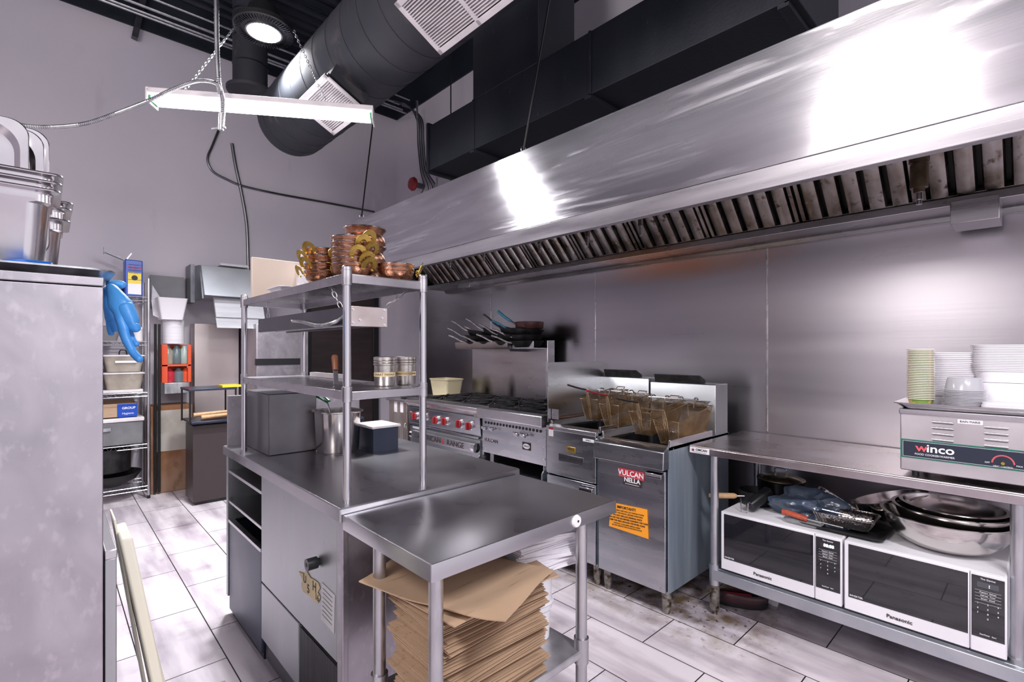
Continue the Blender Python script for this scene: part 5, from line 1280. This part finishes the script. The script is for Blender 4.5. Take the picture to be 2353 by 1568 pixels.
# things on the worktop
pt = thing('steel_container', 'tall oval stainless container standing on the worktop behind the post', 'container', (1.08,2.46,WZ))
MB().rr([(.17,.20,.07,.0),(.185,.215,.075,.01),(.20,.23,.08,.20),(.222,.252,.085,.205),(.222,.252,.085,.210),(.196,.226,.078,.210),(.18,.21,.07,.012)], (1.08,2.46,WZ), seg=8).build('container_body', STEELB, pt)
tongs = MB().tube(spline([at(712,905,d=2.66), at(735,915,d=2.6), at(752,925,d=2.56)],5), .006, 8).tube(spline([at(718,900,d=2.66), at(740,908,d=2.6), at(757,922,d=2.55)],5), .006, 8)
t = thing('green_tongs', 'green handled tongs sticking out of the tall steel container', 'tongs', at(735,925,d=2.6))
tongs.build('grips', mat('green_grip', (.01,.16,.05), rough=(.4,.4)), t)
MB().tube([at(752,925,d=2.56), (1.06,2.43,WZ+.1)], .004, 6).build('arms', CHROME, t)
tag(MB().box((.78,2.56,WZ),(1.012,2.96,WZ+.30)).build('steel_housing', mat('housing_steel', (.13,.125,.135), (.22,.21,.225), (3,3,3), (.25,.4), 1), bevel=.004), 'dark stainless housing on the far end of the worktop under the middle shelf', 'housing')
tag(MB().box((.70,2.975,WZ),(1.45,2.985,WZ+.27)).build('splash_panel', STEEL_SIDE, bevel=.001), 'upright steel splash panel at the far end of the worktop', 'panel')
t = thing('paper_booklet', 'white booklet lying on the worktop right of the tall steel container', 'booklet', (1.25,2.38,WZ))
MB().box((1.18,2.28,WZ+.12),(1.34,2.48,WZ+.13)).build('booklet_pages', WHITEG, t)
MB().box((1.19,2.29,WZ),(1.33,2.47,WZ+.12)).build('dark_stand', BLUEBOX, t)
tag(MB().box((1.17,2.70,WZ),(1.19,2.78,WZ+.06)).build('yellow_card', YEL), 'small yellow card on the worktop behind the steel container', 'card')

# ================================================================ FAR LEFT
# tall stainless cabinet near the camera, left
CX1, CY0, CZ = .093, 1.487, 1.563
tc_ = thing('tall_cabinet', 'scuffed stainless tall cabinet filling the left edge', 'cabinet', (-.30,1.8,0))
B((-.75,CY0,.08),(CX1,2.25,CZ-.002)).build('cabinet_body', STEEL_SIDE, tc_, bevel=.002)
B((-.75,CY0-.004,CZ),(CX1+.001,2.26,CZ+.020)).build('top_lid', STEEL_SIDE, tc_, bevel=.002)
B((-.72,CY0+.03,.0),(CX1-.03,2.22,.08)).build('plinth', DARK_STEEL, tc_)
lc = thing('low_cabinet', 'low stainless cabinet peeking out beside the tall left cabinet', 'cabinet', (.06,1.9,0))
B((CX1+.003,CY0+.005,.06),(.118,2.3,.925)).build('cabinet_side', STEEL_UNIT, lc, bevel=.002)
B((CX1+.003,CY0+.003,.925),(.119,2.3,.946)).build('top_edge', STEEL, lc, bevel=.002)
B((CX1+.003,CY0+.03,.0),(.105,2.28,.06)).build('plinth', DARK_STEEL, lc)
# cutting boards leaning in the aisle
for k, (y0, y1, x0, x1, z1, th, lab) in enumerate(((1.60,1.76,.133,.285,.93,.026,'thick white cutting board leaning on the low cabinet, nearest'),(1.70,1.86,.168,.325,.80,.010,'thin cream cutting board leaning behind the thick one'),(1.68,1.80,.126,.262,.965,.005,'thinnest cutting board, its tip rising above the others'))):
    m = MB(); d = Vector((x1-x0,0,-z1)).normalized(); n_ = Vector((-d.z,0,d.x)) 
    if n_.x < 0: n_ = -n_
    a_ = Vector((x0,0,z1)); b_ = Vector((x1,0,.002+abs(n_.z)*th))
    v = []
    for yy in (y0,y1):
        for p in (a_, a_+n_*th, b_+n_*th, b_): v.append(Vector((p.x,yy,max(.001,p.z))))
    m.add(v, [(0,1,2,3),(4,5,6,7),(0,1,5,4),(1,2,6,5),(2,3,7,6),(3,0,4,7)])
    tag(m.build('cutting_board', BOARDW, bevel=min(.006,th*.3)), lab, 'cutting board', 'white cutting boards')
tag(blob('cardboard_scrap', (.36,1.50,.45), .02,.03,.02, KRAFT, '', 'x') if False else MB().box((.335,1.50,0),(.37,1.60,.47)).build('cardboard_strip', KRAFT, bevel=.003), 'narrow brown cardboard strip standing by the foot of the cutting boards', 'cardboard')

# sheet pan, pans, scoop, gloves on the tall cabinet
ZL = CZ+.0205
sp = tag(MB().rr([(.44,.62,.04,.004),(.47,.65,.05,.016),(.49,.67,.055,.018),(.49,.67,.055,.022),(.468,.648,.05,.021),(.438,.618,.04,.008)], (0,0,0), M=Matrix.Rotation(R(90),4,'Z')).build('sheet_pan', GALV, local=True), 'flat aluminium sheet pan lying on top of the tall cabinet', 'pan')
sp.location = (-.215,1.745,ZL)
AL = mat('pan_steel', (.56,.54,.57), (.68,.66,.68), (5,5,5), (.14,.30), 1)
def hotel_pan(name='hotel_pan', w_=.31, l_=.17, h_=.19):
    return MB().rr([(w_*.84,l_*.78,.03,0),(w_*.86,l_*.80,.035,.004),(w_*.93,l_*.90,.04,h_-.035),(w_*.97,l_*.94,.03,h_-.03),(w_*.97,l_*.94,.03,h_-.008),(w_+.02,l_+.02,.02,h_-.005),(w_+.022,l_+.022,.02,h_-.003),(w_+.02,l_+.02,.02,h_),(w_*.96,l_*.92,.03,h_-.001),(w_*.92,l_*.88,.035,h_-.035),(w_*.84,l_*.76,.03,.006)], seg=7).build(name, AL, local=True)
hp0 = hotel_pan(); zz = ZL+.024
for k in range(3):
    o = hp0 if k == 0 else hp0.copy()
    if k: C.objects.link(o)
    o.location = (-.143+.002*k,1.70,zz+k*.019); tag(o, 'deep steel pan, %s of the three nested at the front left' % ('bottom','middle','top')[k], 'pan', 'nested deep steel pans')
for k in range(3):
    o = hp0.copy(); C.objects.link(o); o.location = (-.122+.003*k,1.99,zz+(0,.034,.052)[k]-.004); o.scale = (1.02,1,.96)
    tag(o, 'deep steel pan, %s of the three nested behind, peeking out to the right' % ('bottom','middle','top')[k], 'pan', 'nested deep steel pans')
# pans standing upright in the front stack: open side towards the camera
sp0 = None
for k, (xc, y_, zt, w_, lab) in enumerate(((-.158,1.665,1.962,.245,'upright steel pan standing in the nested pans, front one cut by the left edge'),(-.132,1.705,1.955,.245,'upright steel pan standing in the nested pans, second from the front'),(-.122,1.735,1.970,.245,'upright steel pan standing in the nested pans, the rearmost'))):
    h_ = .315
    M = Matrix.Rotation(R(90),4,'X')
    if sp0 is None:
        sp0 = o = MB().rr([(w_*.80,h_*.86,.05,-.035),(w_*.82,h_*.88,.055,-.032),(w_*.90,h_*.93,.06,-.004),(w_+.0,h_+.0,.035,-.002),(w_+.004,h_+.004,.035,0),(w_,h_,.035,.003),(w_*.89,h_*.92,.058,.002),(w_*.80,h_*.86,.05,-.030)], (0,0,0), seg=8, M=M).build('upright_pan', AL, local=True)
    else: o = sp0.copy(); C.objects.link(o)
    o.location = (xc,y_,zt-h_/2); tag(o, lab, 'pan', 'upright steel pans'); 
# scoop
t = thing('blue_scoop', 'blue plastic scoop lying on the sheet pan', 'scoop', at(62,630,d=1.13))
c = at(64,631,d=1.12)
M = Matrix.Rotation(R(-20),4,'Z')@Matrix.Diagonal((1.5,1,1,1))
MB().lathe([(0,0),(.018,.002),(.027,.012),(.029,.020),(.0275,.020),(.025,.012),(0,.003)], (c.x,c.y,ZL+.012), 24, M).build('scoop_bowl', BLUEP, t)
MB().bar((c.x+.03,c.y-.005,ZL+.014),(c.x+.12,c.y+.005,ZL+.012),.018,.004).build('scoop_handle', BLUEP, t)
p = at(178,630,d=1.35); tag(MB().lathe([(0,0),(.009,0),(.009,.006),(.006,.008),(.009,.012),(.009,.018),(0,.02)], (p.x,p.y,ZL+.024), 16).build('brass_knob', BRASS), 'small brass knob standing behind the sheet pan', 'knob')

# gloves draped over the corner
def glove(name, pts_edges, label, seedm=GLOVE):
    me = bpy.data.meshes.new(name); V = []; E = []; RAD = []
    for chain_ in pts_edges:
        idx = []
        for (p, r_) in chain_:
            p = Vector(p); found = None
            for i, q in enumerate(V):
                if (q-p).length < 1e-5: found = i
            if found is None: V.append(p); RAD.append(r_); found = len(V)-1
            idx.append(found)
        E += [(idx[i], idx[i+1]) for i in range(len(idx)-1)]
    off = V[0].copy()
    me.from_pydata([tuple(v-off) for v in V], E, []); o = bpy.data.objects.new(name, me); C.objects.link(o); o.location = off
    sk = o.modifiers.new('skin', 'SKIN'); sk.use_smooth_shade = True
    for i, r_ in enumerate(RAD):
        me.skin_vertices[0].data[i].radius = (r_ if isinstance(r_, tuple) else (r_, r_))
    me.skin_vertices[0].data[0].use_root = True
    ss = o.modifiers.new('sub', 'SUBSURF'); ss.levels = 2; ss.render_levels = 2
    tx = bpy.data.textures.new(name, 'CLOUDS'); tx.noise_scale = .02
    dm = o.modifiers.new('wrinkle', 'DISPLACE'); dm.texture = tx; dm.strength = .004; dm.mid_level = .5
    # bake the modifiers into a mesh
    dg = bpy.context.evaluated_depsgraph_get(); me2 = bpy.data.meshes.new_from_object(o.evaluated_get(dg)); o.modifiers.clear(); o.data = me2
    me2.materials.clear(); me2.materials.append(seedm); me2.shade_smooth()
    return tag(o, label, 'glove', 'blue rubber gloves')
D = 1.32
g = lambda px, py, dd=0: at(px, py, d=D+dd)
pm = g(284,722); pk = g(284,700)
glove('rubber_glove', [
  [(g(249,652), .010), (g(262,668), .016), (g(276,690), .024), (g(293,722), .026), (g(306,748), .019), (g(316,765), .0095)],
  [(g(276,690), .024), (g(279,735,-.012), .015), (g(288,775,-.015), .012), (g(303,808,-.015), .0105), (g(320,826,-.015), .0105), (g(326,830,-.015), .008)],
  [(g(293,722), .026), (g(295,760,.012), .010), (g(304,782,.012), .0085), (g(317,797,.012), .0075)],
 ], 'front blue rubber glove hanging over the cabinet edge, fingers pointing down')
glove('rubber_glove', [
  [(g(246,658,.06), .010), (g(251,695,.06), .015), (g(256,728,.06), .016), (g(264,752,.06), .010), (g(267,764,.06), .007)],
  [(g(256,728,.06), .016), (g(252,755,.06), .009), (g(257,772,.06), .0075)],
 ], 'darker folded blue rubber glove hanging behind, closest to the cabinet side')
glove('rubber_glove', [[(g(243,652,.03), .010), (g(262,653,.03), .013), (g(282,655,.03), .012), (g(288,656,.03), .008)]], 'short blue rubber glove finger lying level along the cabinet top edge')

# ---- wire rack against the back wall
RX0, RX1, RY0, RY1 = -.35, .70, 5.83, 6.22
rk = thing('wire_rack', 'tall chrome wire shelving rack against the back wall, left', 'rack', (.17,6.0,0))
for x in (RX0,RX1):
    for y_ in (RY0,RY1):
        p_ = MB().tube([(x,y_,.03),(x,y_,2.10)], .0125, 12).build('post', GALV, rk)
        MB().tube([(x,y_,0),(x,y_,.03)], .015, 10).build('foot', BLACKP, p_)
shz = [1.79, 1.50, 1.04, .62, .08]
shz = [at(343,688,y=RY0).z+.02, at(343,785,y=RY0).z, at(343,902,y=RY0).z, at(343,1020,y=RY0).z, .12]
for z in shz:
    m = MB()
    for y_ in (RY0,RY1): 
        for dz in (0,-.035): m.tube([(RX0,y_,z+dz),(RX1,y_,z+dz)], .004, 6)
        n = 18
        for k in range(n):
            a_ = RX0+(RX1-RX0)*k/n; b_ = RX0+(RX1-RX0)*(k+1)/n
            m.tube([(a_,y_,z-.035),((a_+b_)/2,y_,z),(b_,y_,z-.035)], .0025, 4)
    for x in (RX0,RX1):
        for dz in (0,-.035): m.tube([(x,RY0,z+dz),(x,RY1,z+dz)], .004, 6)
    for k in range(34):
        x = RX0+(RX1-RX0)*(k+.5)/34; m.tube([(x,RY0,z),(x,RY1,z)], .0022, 4)
    m.build('wire_shelf', CHROME, rk)
# rack contents (front right corner is what shows)
def zsh(i): return shz[i]+.005
ot_p0 = at(287,690,y=5.9); ot_p1 = at(328,690,y=5.9)
ot = thing('oil_tin', 'blue and yellow oil tin standing on the top rack shelf', 'tin', ((ot_p0.x+ot_p1.x)/2,5.98,zsh(0)))
zt0, zt1 = zsh(0), at(300,597,y=5.9).z
B((ot_p0.x,5.90,zt0),(ot_p1.x,6.06,zt1)).build('tin_body', BLUEPR, ot, bevel=.008)
w0, w1 = ot_p0.x+.022, ot_p1.x-.012
B((w0,5.896,zt0+.16),(w1,5.9,zt1-.12)).build('yellow_label', YEL, ot)
B((w0,5.896,zt0+.02),(w1,5.9,zt0+.155)).build('white_label', WHITEP, ot)
B((w0,5.896,zt0+.12),(w1,5.8955,zt0+.155)).build('yellow_band', YEL, ot)
text('PURE OIL', .028, ((w0+w1)/2,5.897,zt1-.075), 'y', ot, REDB, bold=True)
for k in range(4): text('refined vegetable oil', .0115, ((w0+w1)/2,5.8945,zt0+.30-k*.026), 'y', ot, INK)
MB().tube([((w0+w1)/2,5.8955,zt1-.17),((w0+w1)/2,5.893,zt1-.17)], .024, 20).build('round_emblem', INK, ot)
p = at(246,640,y=6.0); tag(MB().lathe([(.075,0),(.07,.06),(.022,.15),(.02,.19),(.025,.195),(0,.196)], (p.x,6.02,zsh(0)), 20).build('squeeze_bottle', WHITEG), 'pale conical bottle on the top rack shelf left of the oil tin', 'bottle')
a_ = at(239,578,y=6.05); b_ = at(285,597,y=6.05)
tag(MB().bar(a_,b_,.05,.015).bar(a_+Vector((0,0,.04)),a_-Vector((0,0,.02)),.04,.01).build('metal_bracket', DARK_STEEL), 'grey metal bracket leaning left on top of the oil tin', 'bracket')
a_ = at(291,596,y=6.0); b_ = at(302,583,y=6.0); tag(MB().bar(a_,b_,.04,.01).build('plastic_clip', GALV), 'small clear clip on top of the oil tin', 'clip')
for k, (px, lab) in enumerate(((215,'dark steel pan upside down on the top rack shelf, left end'),(268,'grey steel tub behind the oil tin on the top rack shelf'))):
    p = at(px,650,y=6.05); tag(MB().lathe([(.10,0),(.085,.13),(.07,.15),(0,.152)], (p.x,6.08,zsh(0)), 20).build('steel_pan', DARK_STEEL), lab, 'pan')
# second shelf: small jar and clear bin
p = at(318,790,y=5.95); t = thing('small_jar', 'small white jar with a red lid rim on the second rack shelf', 'jar', (p.x,5.98,zsh(1)))
MB().lathe([(0,0),(.045,0),(.047,.10),(.04,.11),(0,.11)], (p.x,5.98,zsh(1)), 20).build('jar_body', WHITEG, t); MB().lathe([(.048,.11),(.048,.135),(0,.136)], (p.x,5.98,zsh(1)), 20).build('lid', WHITEP, t)
B_ = at(262,800,y=5.9)
tag(MB().rr([(.30,.24,.03,0),(.36,.28,.05,.13),(.38,.30,.05,.135),(.35,.27,.05,.13),(.29,.23,.03,.006)], (.32,6.0,zsh(1))).build('clear_bin', mat('smoky_plastic', (.25,.24,.25), rough=(.15,.15), trans=.3)), 'smoky clear bin lying on the second rack shelf behind the gloves', 'bin')
tag(MB().rr([(.26,.24,.02,0),(.28,.26,.02,.20),(.29,.27,.02,.21)], (.52,6.02,zsh(0)-.33 if False else zsh(1)+.001)).build('grey_carton', WHITEG), 'grey carton at the right end of the second rack shelf', 'carton') if False else None
# third shelf: translucent totes stacked two high, two wide
for i in range(2):
    for j in range(2):
        x = .52-.33*i; z = zsh(2)+.03+j*.165
        t = thing('plastic_tote', ['translucent lidded tote, lower right of the four on the rack','translucent lidded tote, upper right of the four on the rack','translucent lidded tote, lower left of the four on the rack','translucent lidded tote, upper left of the four on the rack'][i*2+j], 'tote', (x,6.0,z), 'translucent totes')
        MB().rr([(.25,.26,.03,0),(.30,.31,.03,.14),(.31,.32,.03,.145)], (x,6.0,z)).build('tote_body', TOTE, t)
        MB().rr([(.315,.325,.03,.146),(.315,.325,.03,.156),(.28,.29,.03,.160)], (x,6.0,z)).build('lid', WHITEG, t)
        if i == 0 and j == 1: B((x-.07,5.835,z+.085),(x+.09,5.842,z+.105)).build('paper_label', PAPER_W, t); MB().tube(spline([(x-.03,5.99,z+.16),(x-.02,5.99,z+.2),(x+.02,5.99,z+.2),(x+.03,5.99,z+.16)],5), .006, 6).build('lid_handle', BLACKP, t)
tag(B((.2,5.85,zsh(2)),(.66,6.18,zsh(2)+.028)).build('white_board', WHITEG, bevel=.004), 'flat white board on the third rack shelf under the totes', 'board')
# boxes on the board below
zb2 = at(330,965,y=RY0).z
t = thing('cardboard_box', 'open brown cardboard box with a blue printed side on the lower rack shelf', 'box', (.5,6.0,zb2+.02))
m = MB().box((.36,5.90,zb2+.03),(.62,5.905,zb2+.16)).box((.36,6.14,zb2+.03),(.62,6.145,zb2+.18)).box((.36,5.90,zb2+.03),(.365,6.145,zb2+.18)).box((.615,5.90,zb2+.03),(.62,6.145,zb2+.16)).box((.36,5.90,zb2+.03),(.62,6.145,zb2+.035))
m.build('box_body', KRAFT, t)
bl_ = B((.47,5.895,zb2+.032),(.622,5.9,zb2+.155)).build('blue_print', BLUEPR, t)
text('GROUP', .03, (.555,5.8945,zb2+.115), 'y', bl_, INKW, bold=True); text('Hygienic', .026, (.55,5.8945,zb2+.065), 'y', bl_, INKW)
t = thing('drawer_bin', 'grey plastic drawer bin below the blue printed box on the rack', 'bin', (.45,6.0,shz[3]+.005))
MB().box((.0,5.86,shz[3]+.005),(.66,6.2,zb2-.01)).build('bin_body', mat('grey_bin', (.14,.14,.15), (.2,.2,.21), (6,6,6), (.3,.3)), t, bevel=.01)
MB().box((-.01,5.85,zb2-.01),(.67,6.21,zb2+.025)).build('lid', WHITEG, t, bevel=.006)
MB().bar((.1,5.85,zb2-.08),(.42,5.85,zb2-.07),.012,.03).build('handle', GALV, t)
# bottom: black woks
for k, lab in enumerate(('large black wok, lowest on the bottom rack shelf','black pot with copper toned contents on the bottom rack shelf')):
    if k == 0: tag(MB().lathe([(0,0),(.10,.01),(.20,.07),(.24,.13),(.245,.13),(.2,.065),(0,.008)], (.42,5.98,.13), 32).build('wok', BLACK), lab, 'wok')
    else:
        t = thing('black_pot', lab, 'pot', (.42,6.0,.27))
        MB().lathe([(0,0),(.17,0),(.18,.01),(.185,.22),(.18,.222),(.172,.012),(0,.006)], (.40,6.0,.272), 32).build('pot_body', BLACK, t)
        MB().lathe([(0,.12),(.10,.17),(.172,.13)], (.40,6.0,.272), 24).build('contents', mat('rusty_contents', (.10,.05,.03), (.25,.17,.10), (10,10,10), (.4,.6)), t)

# ---- corner: stained cardboard box, bottles crate, bucket, dispenser
cbx0 = at(345,1110,y=6.0); cbx1 = at(440,1110,y=6.0)
tag(B((cbx0.x,5.95,.001),(cbx1.x,6.25,at(400,932,y=5.95).z)).build('cardboard_box', CARD, bevel=.006), 'tall stained cardboard box on the floor right of the wire rack', 'box')
sb = [o_ for o_ in C.objects if o_.get('label','').startswith('tall stained cardboard')][0]
B((cbx0.x+.03,5.944,at(400,1035,y=5.95).z),(cbx1.x-.03,5.951,at(400,942,y=5.95).z)).build('grey_panel', mat('grey_stained_card', (.40,.37,.33), (.20,.16,.13), (3,3,3), (.8,.8), thr=(.45,.7)), sb)
t = thing('side_rack', 'narrow black shelf frame with orange shelves beside the wire rack', 'rack', (.98,6.1,.0))
for px in (357,366):
    q = at(px,800,y=5.92); MB().tube([(q.x,5.92,.02),(q.x,5.92,at(360,745,y=5.92).z)], .012, 8).build('post', BLACKP, t)
OR = mat('orange_red_plastic', (.72,.09,.03), rough=(.35,.35))
a0 = at(372,800,y=5.98).x; a1 = at(440,800,y=5.98).x
zA, zB, zC, zD = [at(400,q,y=5.98).z for q in (792,838,880,905)]
MB().box((a0,5.99,zB-.02),(a1,6.2,zB)).box((a0,6.21,zC),(a1,6.22,zA)).box((a1-.03,5.99,zC),(a1,6.0,zA)).box((a0,5.99,zC),(a0+.05,6.0,zA)).build('orange_shelf', OR, t, bevel=.003)
MB().box((a0+.02,5.98,zD),(a1-.02,6.2,zC)).build('grey_bin', GALV, t, bevel=.004)
for k, (u, zz_, cc, lab, cat) in enumerate(((.25,zB,TOTE,'smoky plastic jug on the orange shelf, left','jug'),(.55,zB,mat('teal_grey_bottle',(.12,.17,.18),rough=(.3,.3)),'tall teal-grey bottle in the middle of the orange shelf','bottle'),(.82,zB,mat('pale_green',(.35,.42,.38),rough=(.3,.3)),'pale green bottle at the right of the orange shelf','bottle'),(.3,zC,REDB,'red tub on the lower orange shelf, left','tub'),(.62,zC,mat('grey_teal2',(.14,.18,.20),rough=(.3,.3)),'grey-teal jug on the lower orange shelf','jug'),(.88,zC,OR,'small orange pot on the lower orange shelf, right','pot'))):
    x = a0+(a1-a0)*u; hgt = (zA-zB-.01) if zz_ == zB else (zB-zC-.04)
    tag(MB().lathe([(0,0),(.045,0),(.05,.01),(.05,hgt*.7),(.022,hgt*.88),(.022,hgt*.98),(0,hgt)], (x,6.08,zz_+.002), 20).build(cat if cat != 'tub' else 'red_tub', cc), lab, cat)
# white bucket and folded dispenser above
q0 = at(400,790,y=5.95); q1 = at(400,740,y=5.95)
x0 = at(376,760,y=5.95).x; x1 = at(431,760,y=5.95).x
t = thing('paper_roll', 'wide white paper roll standing above the orange shelf', 'roll', ((x0+x1)/2,6.08,q0.z))
MB().tube([((x0+x1)/2,6.08,q0.z),((x0+x1)/2,6.08,q1.z+.02)], (x1-x0)/2*.93, 28).build('roll_body', PAPER_W, t)
x0 = at(362,715,y=5.9).x; x1 = at(433,715,y=5.9).x
t = thing('white_dispenser', 'white sloped sided plastic bin on top of the paper roll', 'bin', ((x0+x1)/2,6.05,q1.z+.02))
MB().rr([((x1-x0)*.72,.22,.02,0),((x1-x0)*.98,.30,.02,.21),((x1-x0),.31,.02,.215),((x1-x0)*.92,.28,.02,.215),((x1-x0)*.68,.2,.02,.01)], ((x0+x1)/2,6.05,q1.z+.022)).build('bin_body', WHITE_TUB, t)
a_ = at(347,700,y=6.2); b_ = at(425,637,y=6.2)
tag(B((a_.x,6.25,at(380,700,y=6.25).z-.05),(b_.x,6.27,b_.z)).build('grey_panel', mat('dull_grey_panel', (.16,.16,.18), (.22,.22,.24), (3,3,3), (.4,.5))), 'flat grey metal panel leaning on the back wall above the white bin', 'panel')
m = MB(); q = [at(350,655,y=6.1),at(372,690,y=6.05),at(385,740,y=6.0),at(352,725,y=6.05),at(348,690,y=6.12)]
m.add(q+[v+Vector((0,.02,0)) for v in q], [(0,1,2,3,4),(5,6,7,8,9)]+[(k,(k+1)%5,5+(k+1)%5,5+k) for k in range(5)]); tag(m.build('crumpled_paper', PAPER_W, smooth=0), 'crumpled white paper between the wire rack and the white bin', 'paper')

# slanted steel hood (dish machine) with its body
xs0, xs1 = at(466,620,y=5.7).x, at(580,620,y=5.7).x
zt_, zm_, zl_ = at(520,612,y=5.7).z, at(520,683,y=5.7).z, at(520,755,y=5.7).z
t = thing('dish_machine_hood', 'slanted grey steel hood with a hanging lower flap left of the overshelf', 'hood', ((xs0+xs1)/2,5.8,zl_))
MB().prism([(6.25,zt_+.02),(5.78,zt_),(5.62,zm_),(6.25,zm_)], 'x', xs0, xs1+.25).build('slanted_cover', mat('grey_cover', (.42,.43,.47), (.5,.51,.55), (3,3,3), (.4,.5), .7), t, bevel=.004)
MB().box((xs0-.05,6.0,zm_-.05),(xs0-.012,6.25,zt_+.03)).prism([(6.2,zt_+.03),(5.8,zt_),(5.66,zm_-.03),(6.2,zm_-.03)], 'x', xs0-.012, xs0).build('dark_end', DARK_STEEL, t)
MB().prism([(5.72,zm_-.005),(5.62,zl_+.11),(5.64,zl_+.105),(5.58,zl_),(5.60,zl_),(5.76,zm_-.005)], 'x', xs0+.10, xs1+.1).build('lower_flap', mat('grey_flap', (.38,.38,.41), (.46,.46,.49), (3,3,20), (.5,.5)), t)
tag(MB().prism([(5.8,zt_+.022),(5.84,zt_+.055),(6.06,zt_+.06),(6.1,zt_+.03)], 'x', xs0+.18, xs0+.45).build('folded_paper', PAPER_W), 'folded white paper lying on top of the slanted hood', 'paper')
tag(MB().box((at(447,900,y=6.05).x,6.05,.0),(at(549,900,y=6.05).x,6.26,at(500,745,y=6.05).z)).build('steel_cupboard', mat('pinkish_steel', (.50,.44,.43), (.58,.52,.51), (3,3,1), (.35,.5), .9), bevel=.004), 'tall plain pinkish steel cupboard standing against the back wall under the slanted hood', 'cupboard')
# shelf trolley with wooden utensils
t = thing('dark_trolley', 'dark low trolley with a shelf of wooden utensils beyond the island', 'trolley', (1.2,5.0,0))
ty_ = 5.2; xa, xb = at(434,900,y=ty_).x, at(545,900,y=ty_).x
z_a, z_b, z_c = [at(480,q,y=ty_).z for q in (893,948,968)]
MB().box((xa,ty_,z_a-.02),(xb,ty_+.4,z_a)).build('top_deck', BLUEBOX, t, bevel=.003)
MB().box((xa+.02,ty_,z_c-.02),(xb,ty_+.4,z_c)).build('lower_deck', BLUEBOX, t, bevel=.003)
MB().box((xa+.04,ty_+.05,.03),(xb,ty_+.38,z_c-.04)).build('cabinet_body', mat('dark_brown_body', (.045,.032,.032), rough=(.4,.4)), t, bevel=.004)
MB().box((xa+.06,ty_+.07,0),(xb-.02,ty_+.36,.03)).build('base', BLACKP, t)
for px in (xa+.01,xb-.01):
    for yy in (ty_+.01,ty_+.38): MB().tube([(px,yy,z_c-.02),(px,yy,z_a)], .008, 8).build('post', BLACKP, t)
for k, (u, dz, ln) in enumerate(((.1,.035,.26),(.05,.055,.30),(.12,.012,.34))):
    tag(MB().tube([(xa+u,ty_+.03+.05*k,z_c+dz),(xa+u+ln,ty_+.04+.05*k,z_c+dz+.012)], .014, 10, radii=[.02,.014]).build('rolling_pin', WOODL), ('pale wooden rolling pin at the front of the dark trolley shelf','pale wooden rolling pin behind the front one on the dark trolley','long thin wooden pin lying lowest on the dark trolley')[k], 'rolling pin', 'wooden pins on the trolley')
q = at(540,900,y=ty_); tag(B((q.x-.10,ty_+.02,z_a+.001),(q.x+.06,ty_+.2,z_a+.02)).build('yellow_tray', YEL), 'yellow tray on the dark trolley beside the island', 'tray')

# steel refrigerator at the back behind the overshelf
t = thing('upright_refrigerator', 'grey steel upright refrigerator with a dark slot handle seen through the overshelf', 'refrigerator', (1.75,5.8,0))
xa, xb = at(562,800,y=5.5).x+.0, at(708,800,y=5.5).x; xa = max(xa, at(549,900,y=6.05).x+.02); zt_ = at(600,745,y=5.5).z
B((xa,5.5,.08),(xb,6.2,zt_)).build('body', STEEL_SIDE, t, bevel=.006)
B((xa+.02,5.52,.0),(xb-.02,6.15,.08)).build('plinth', BLACKP, t)
B((xa+.005,5.485,.12),(xb-.005,5.499,zt_-.02)).build('door', STEEL_SIDE, t, bevel=.003)
a_ = at(586,825,y=5.48); b_ = at(694,838,y=5.48)
B((a_.x,5.476,b_.z),(b_.x-.02,5.486,a_.z)).build('slot_handle', BLACKP, t)
# bin in the aisle behind the island (blue-dark)
p = at(850,940,y=4.6)
t = thing('blue_bin', 'dark blue bin standing in the aisle between the island and the range', 'bin', (1.95,4.4,0))
MB().lathe([(0,0),(.17,0),(.20,.75),(.215,.76),(.215,.79),(.19,.79),(.16,.02),(0,.01)], (1.95,4.4,0), 28).build('bin_body', BLUEBOX, t)
# wall switch
p = at(965,805,x=XW); q = at(962,806,x=3.62)
sw = thing('wall_switch', 'small grey switch box on the wall between the door and the steel cladding', 'switch', (3.60,5.30,p.z))
B((3.585,5.27,q.z-.06),(3.64,5.35,q.z+.06)).build('switch_box', DARK_STEEL, sw, bevel=.004); B((3.58,5.285,q.z-.045),(3.586,5.335,q.z+.045)).build('switch_plate', WHITEG, sw)
MB().tube([(3.62,5.31,q.z+.06),(3.62,5.31,2.6)], .01, 8).build('switch_conduit', DARK_STEEL, sw)
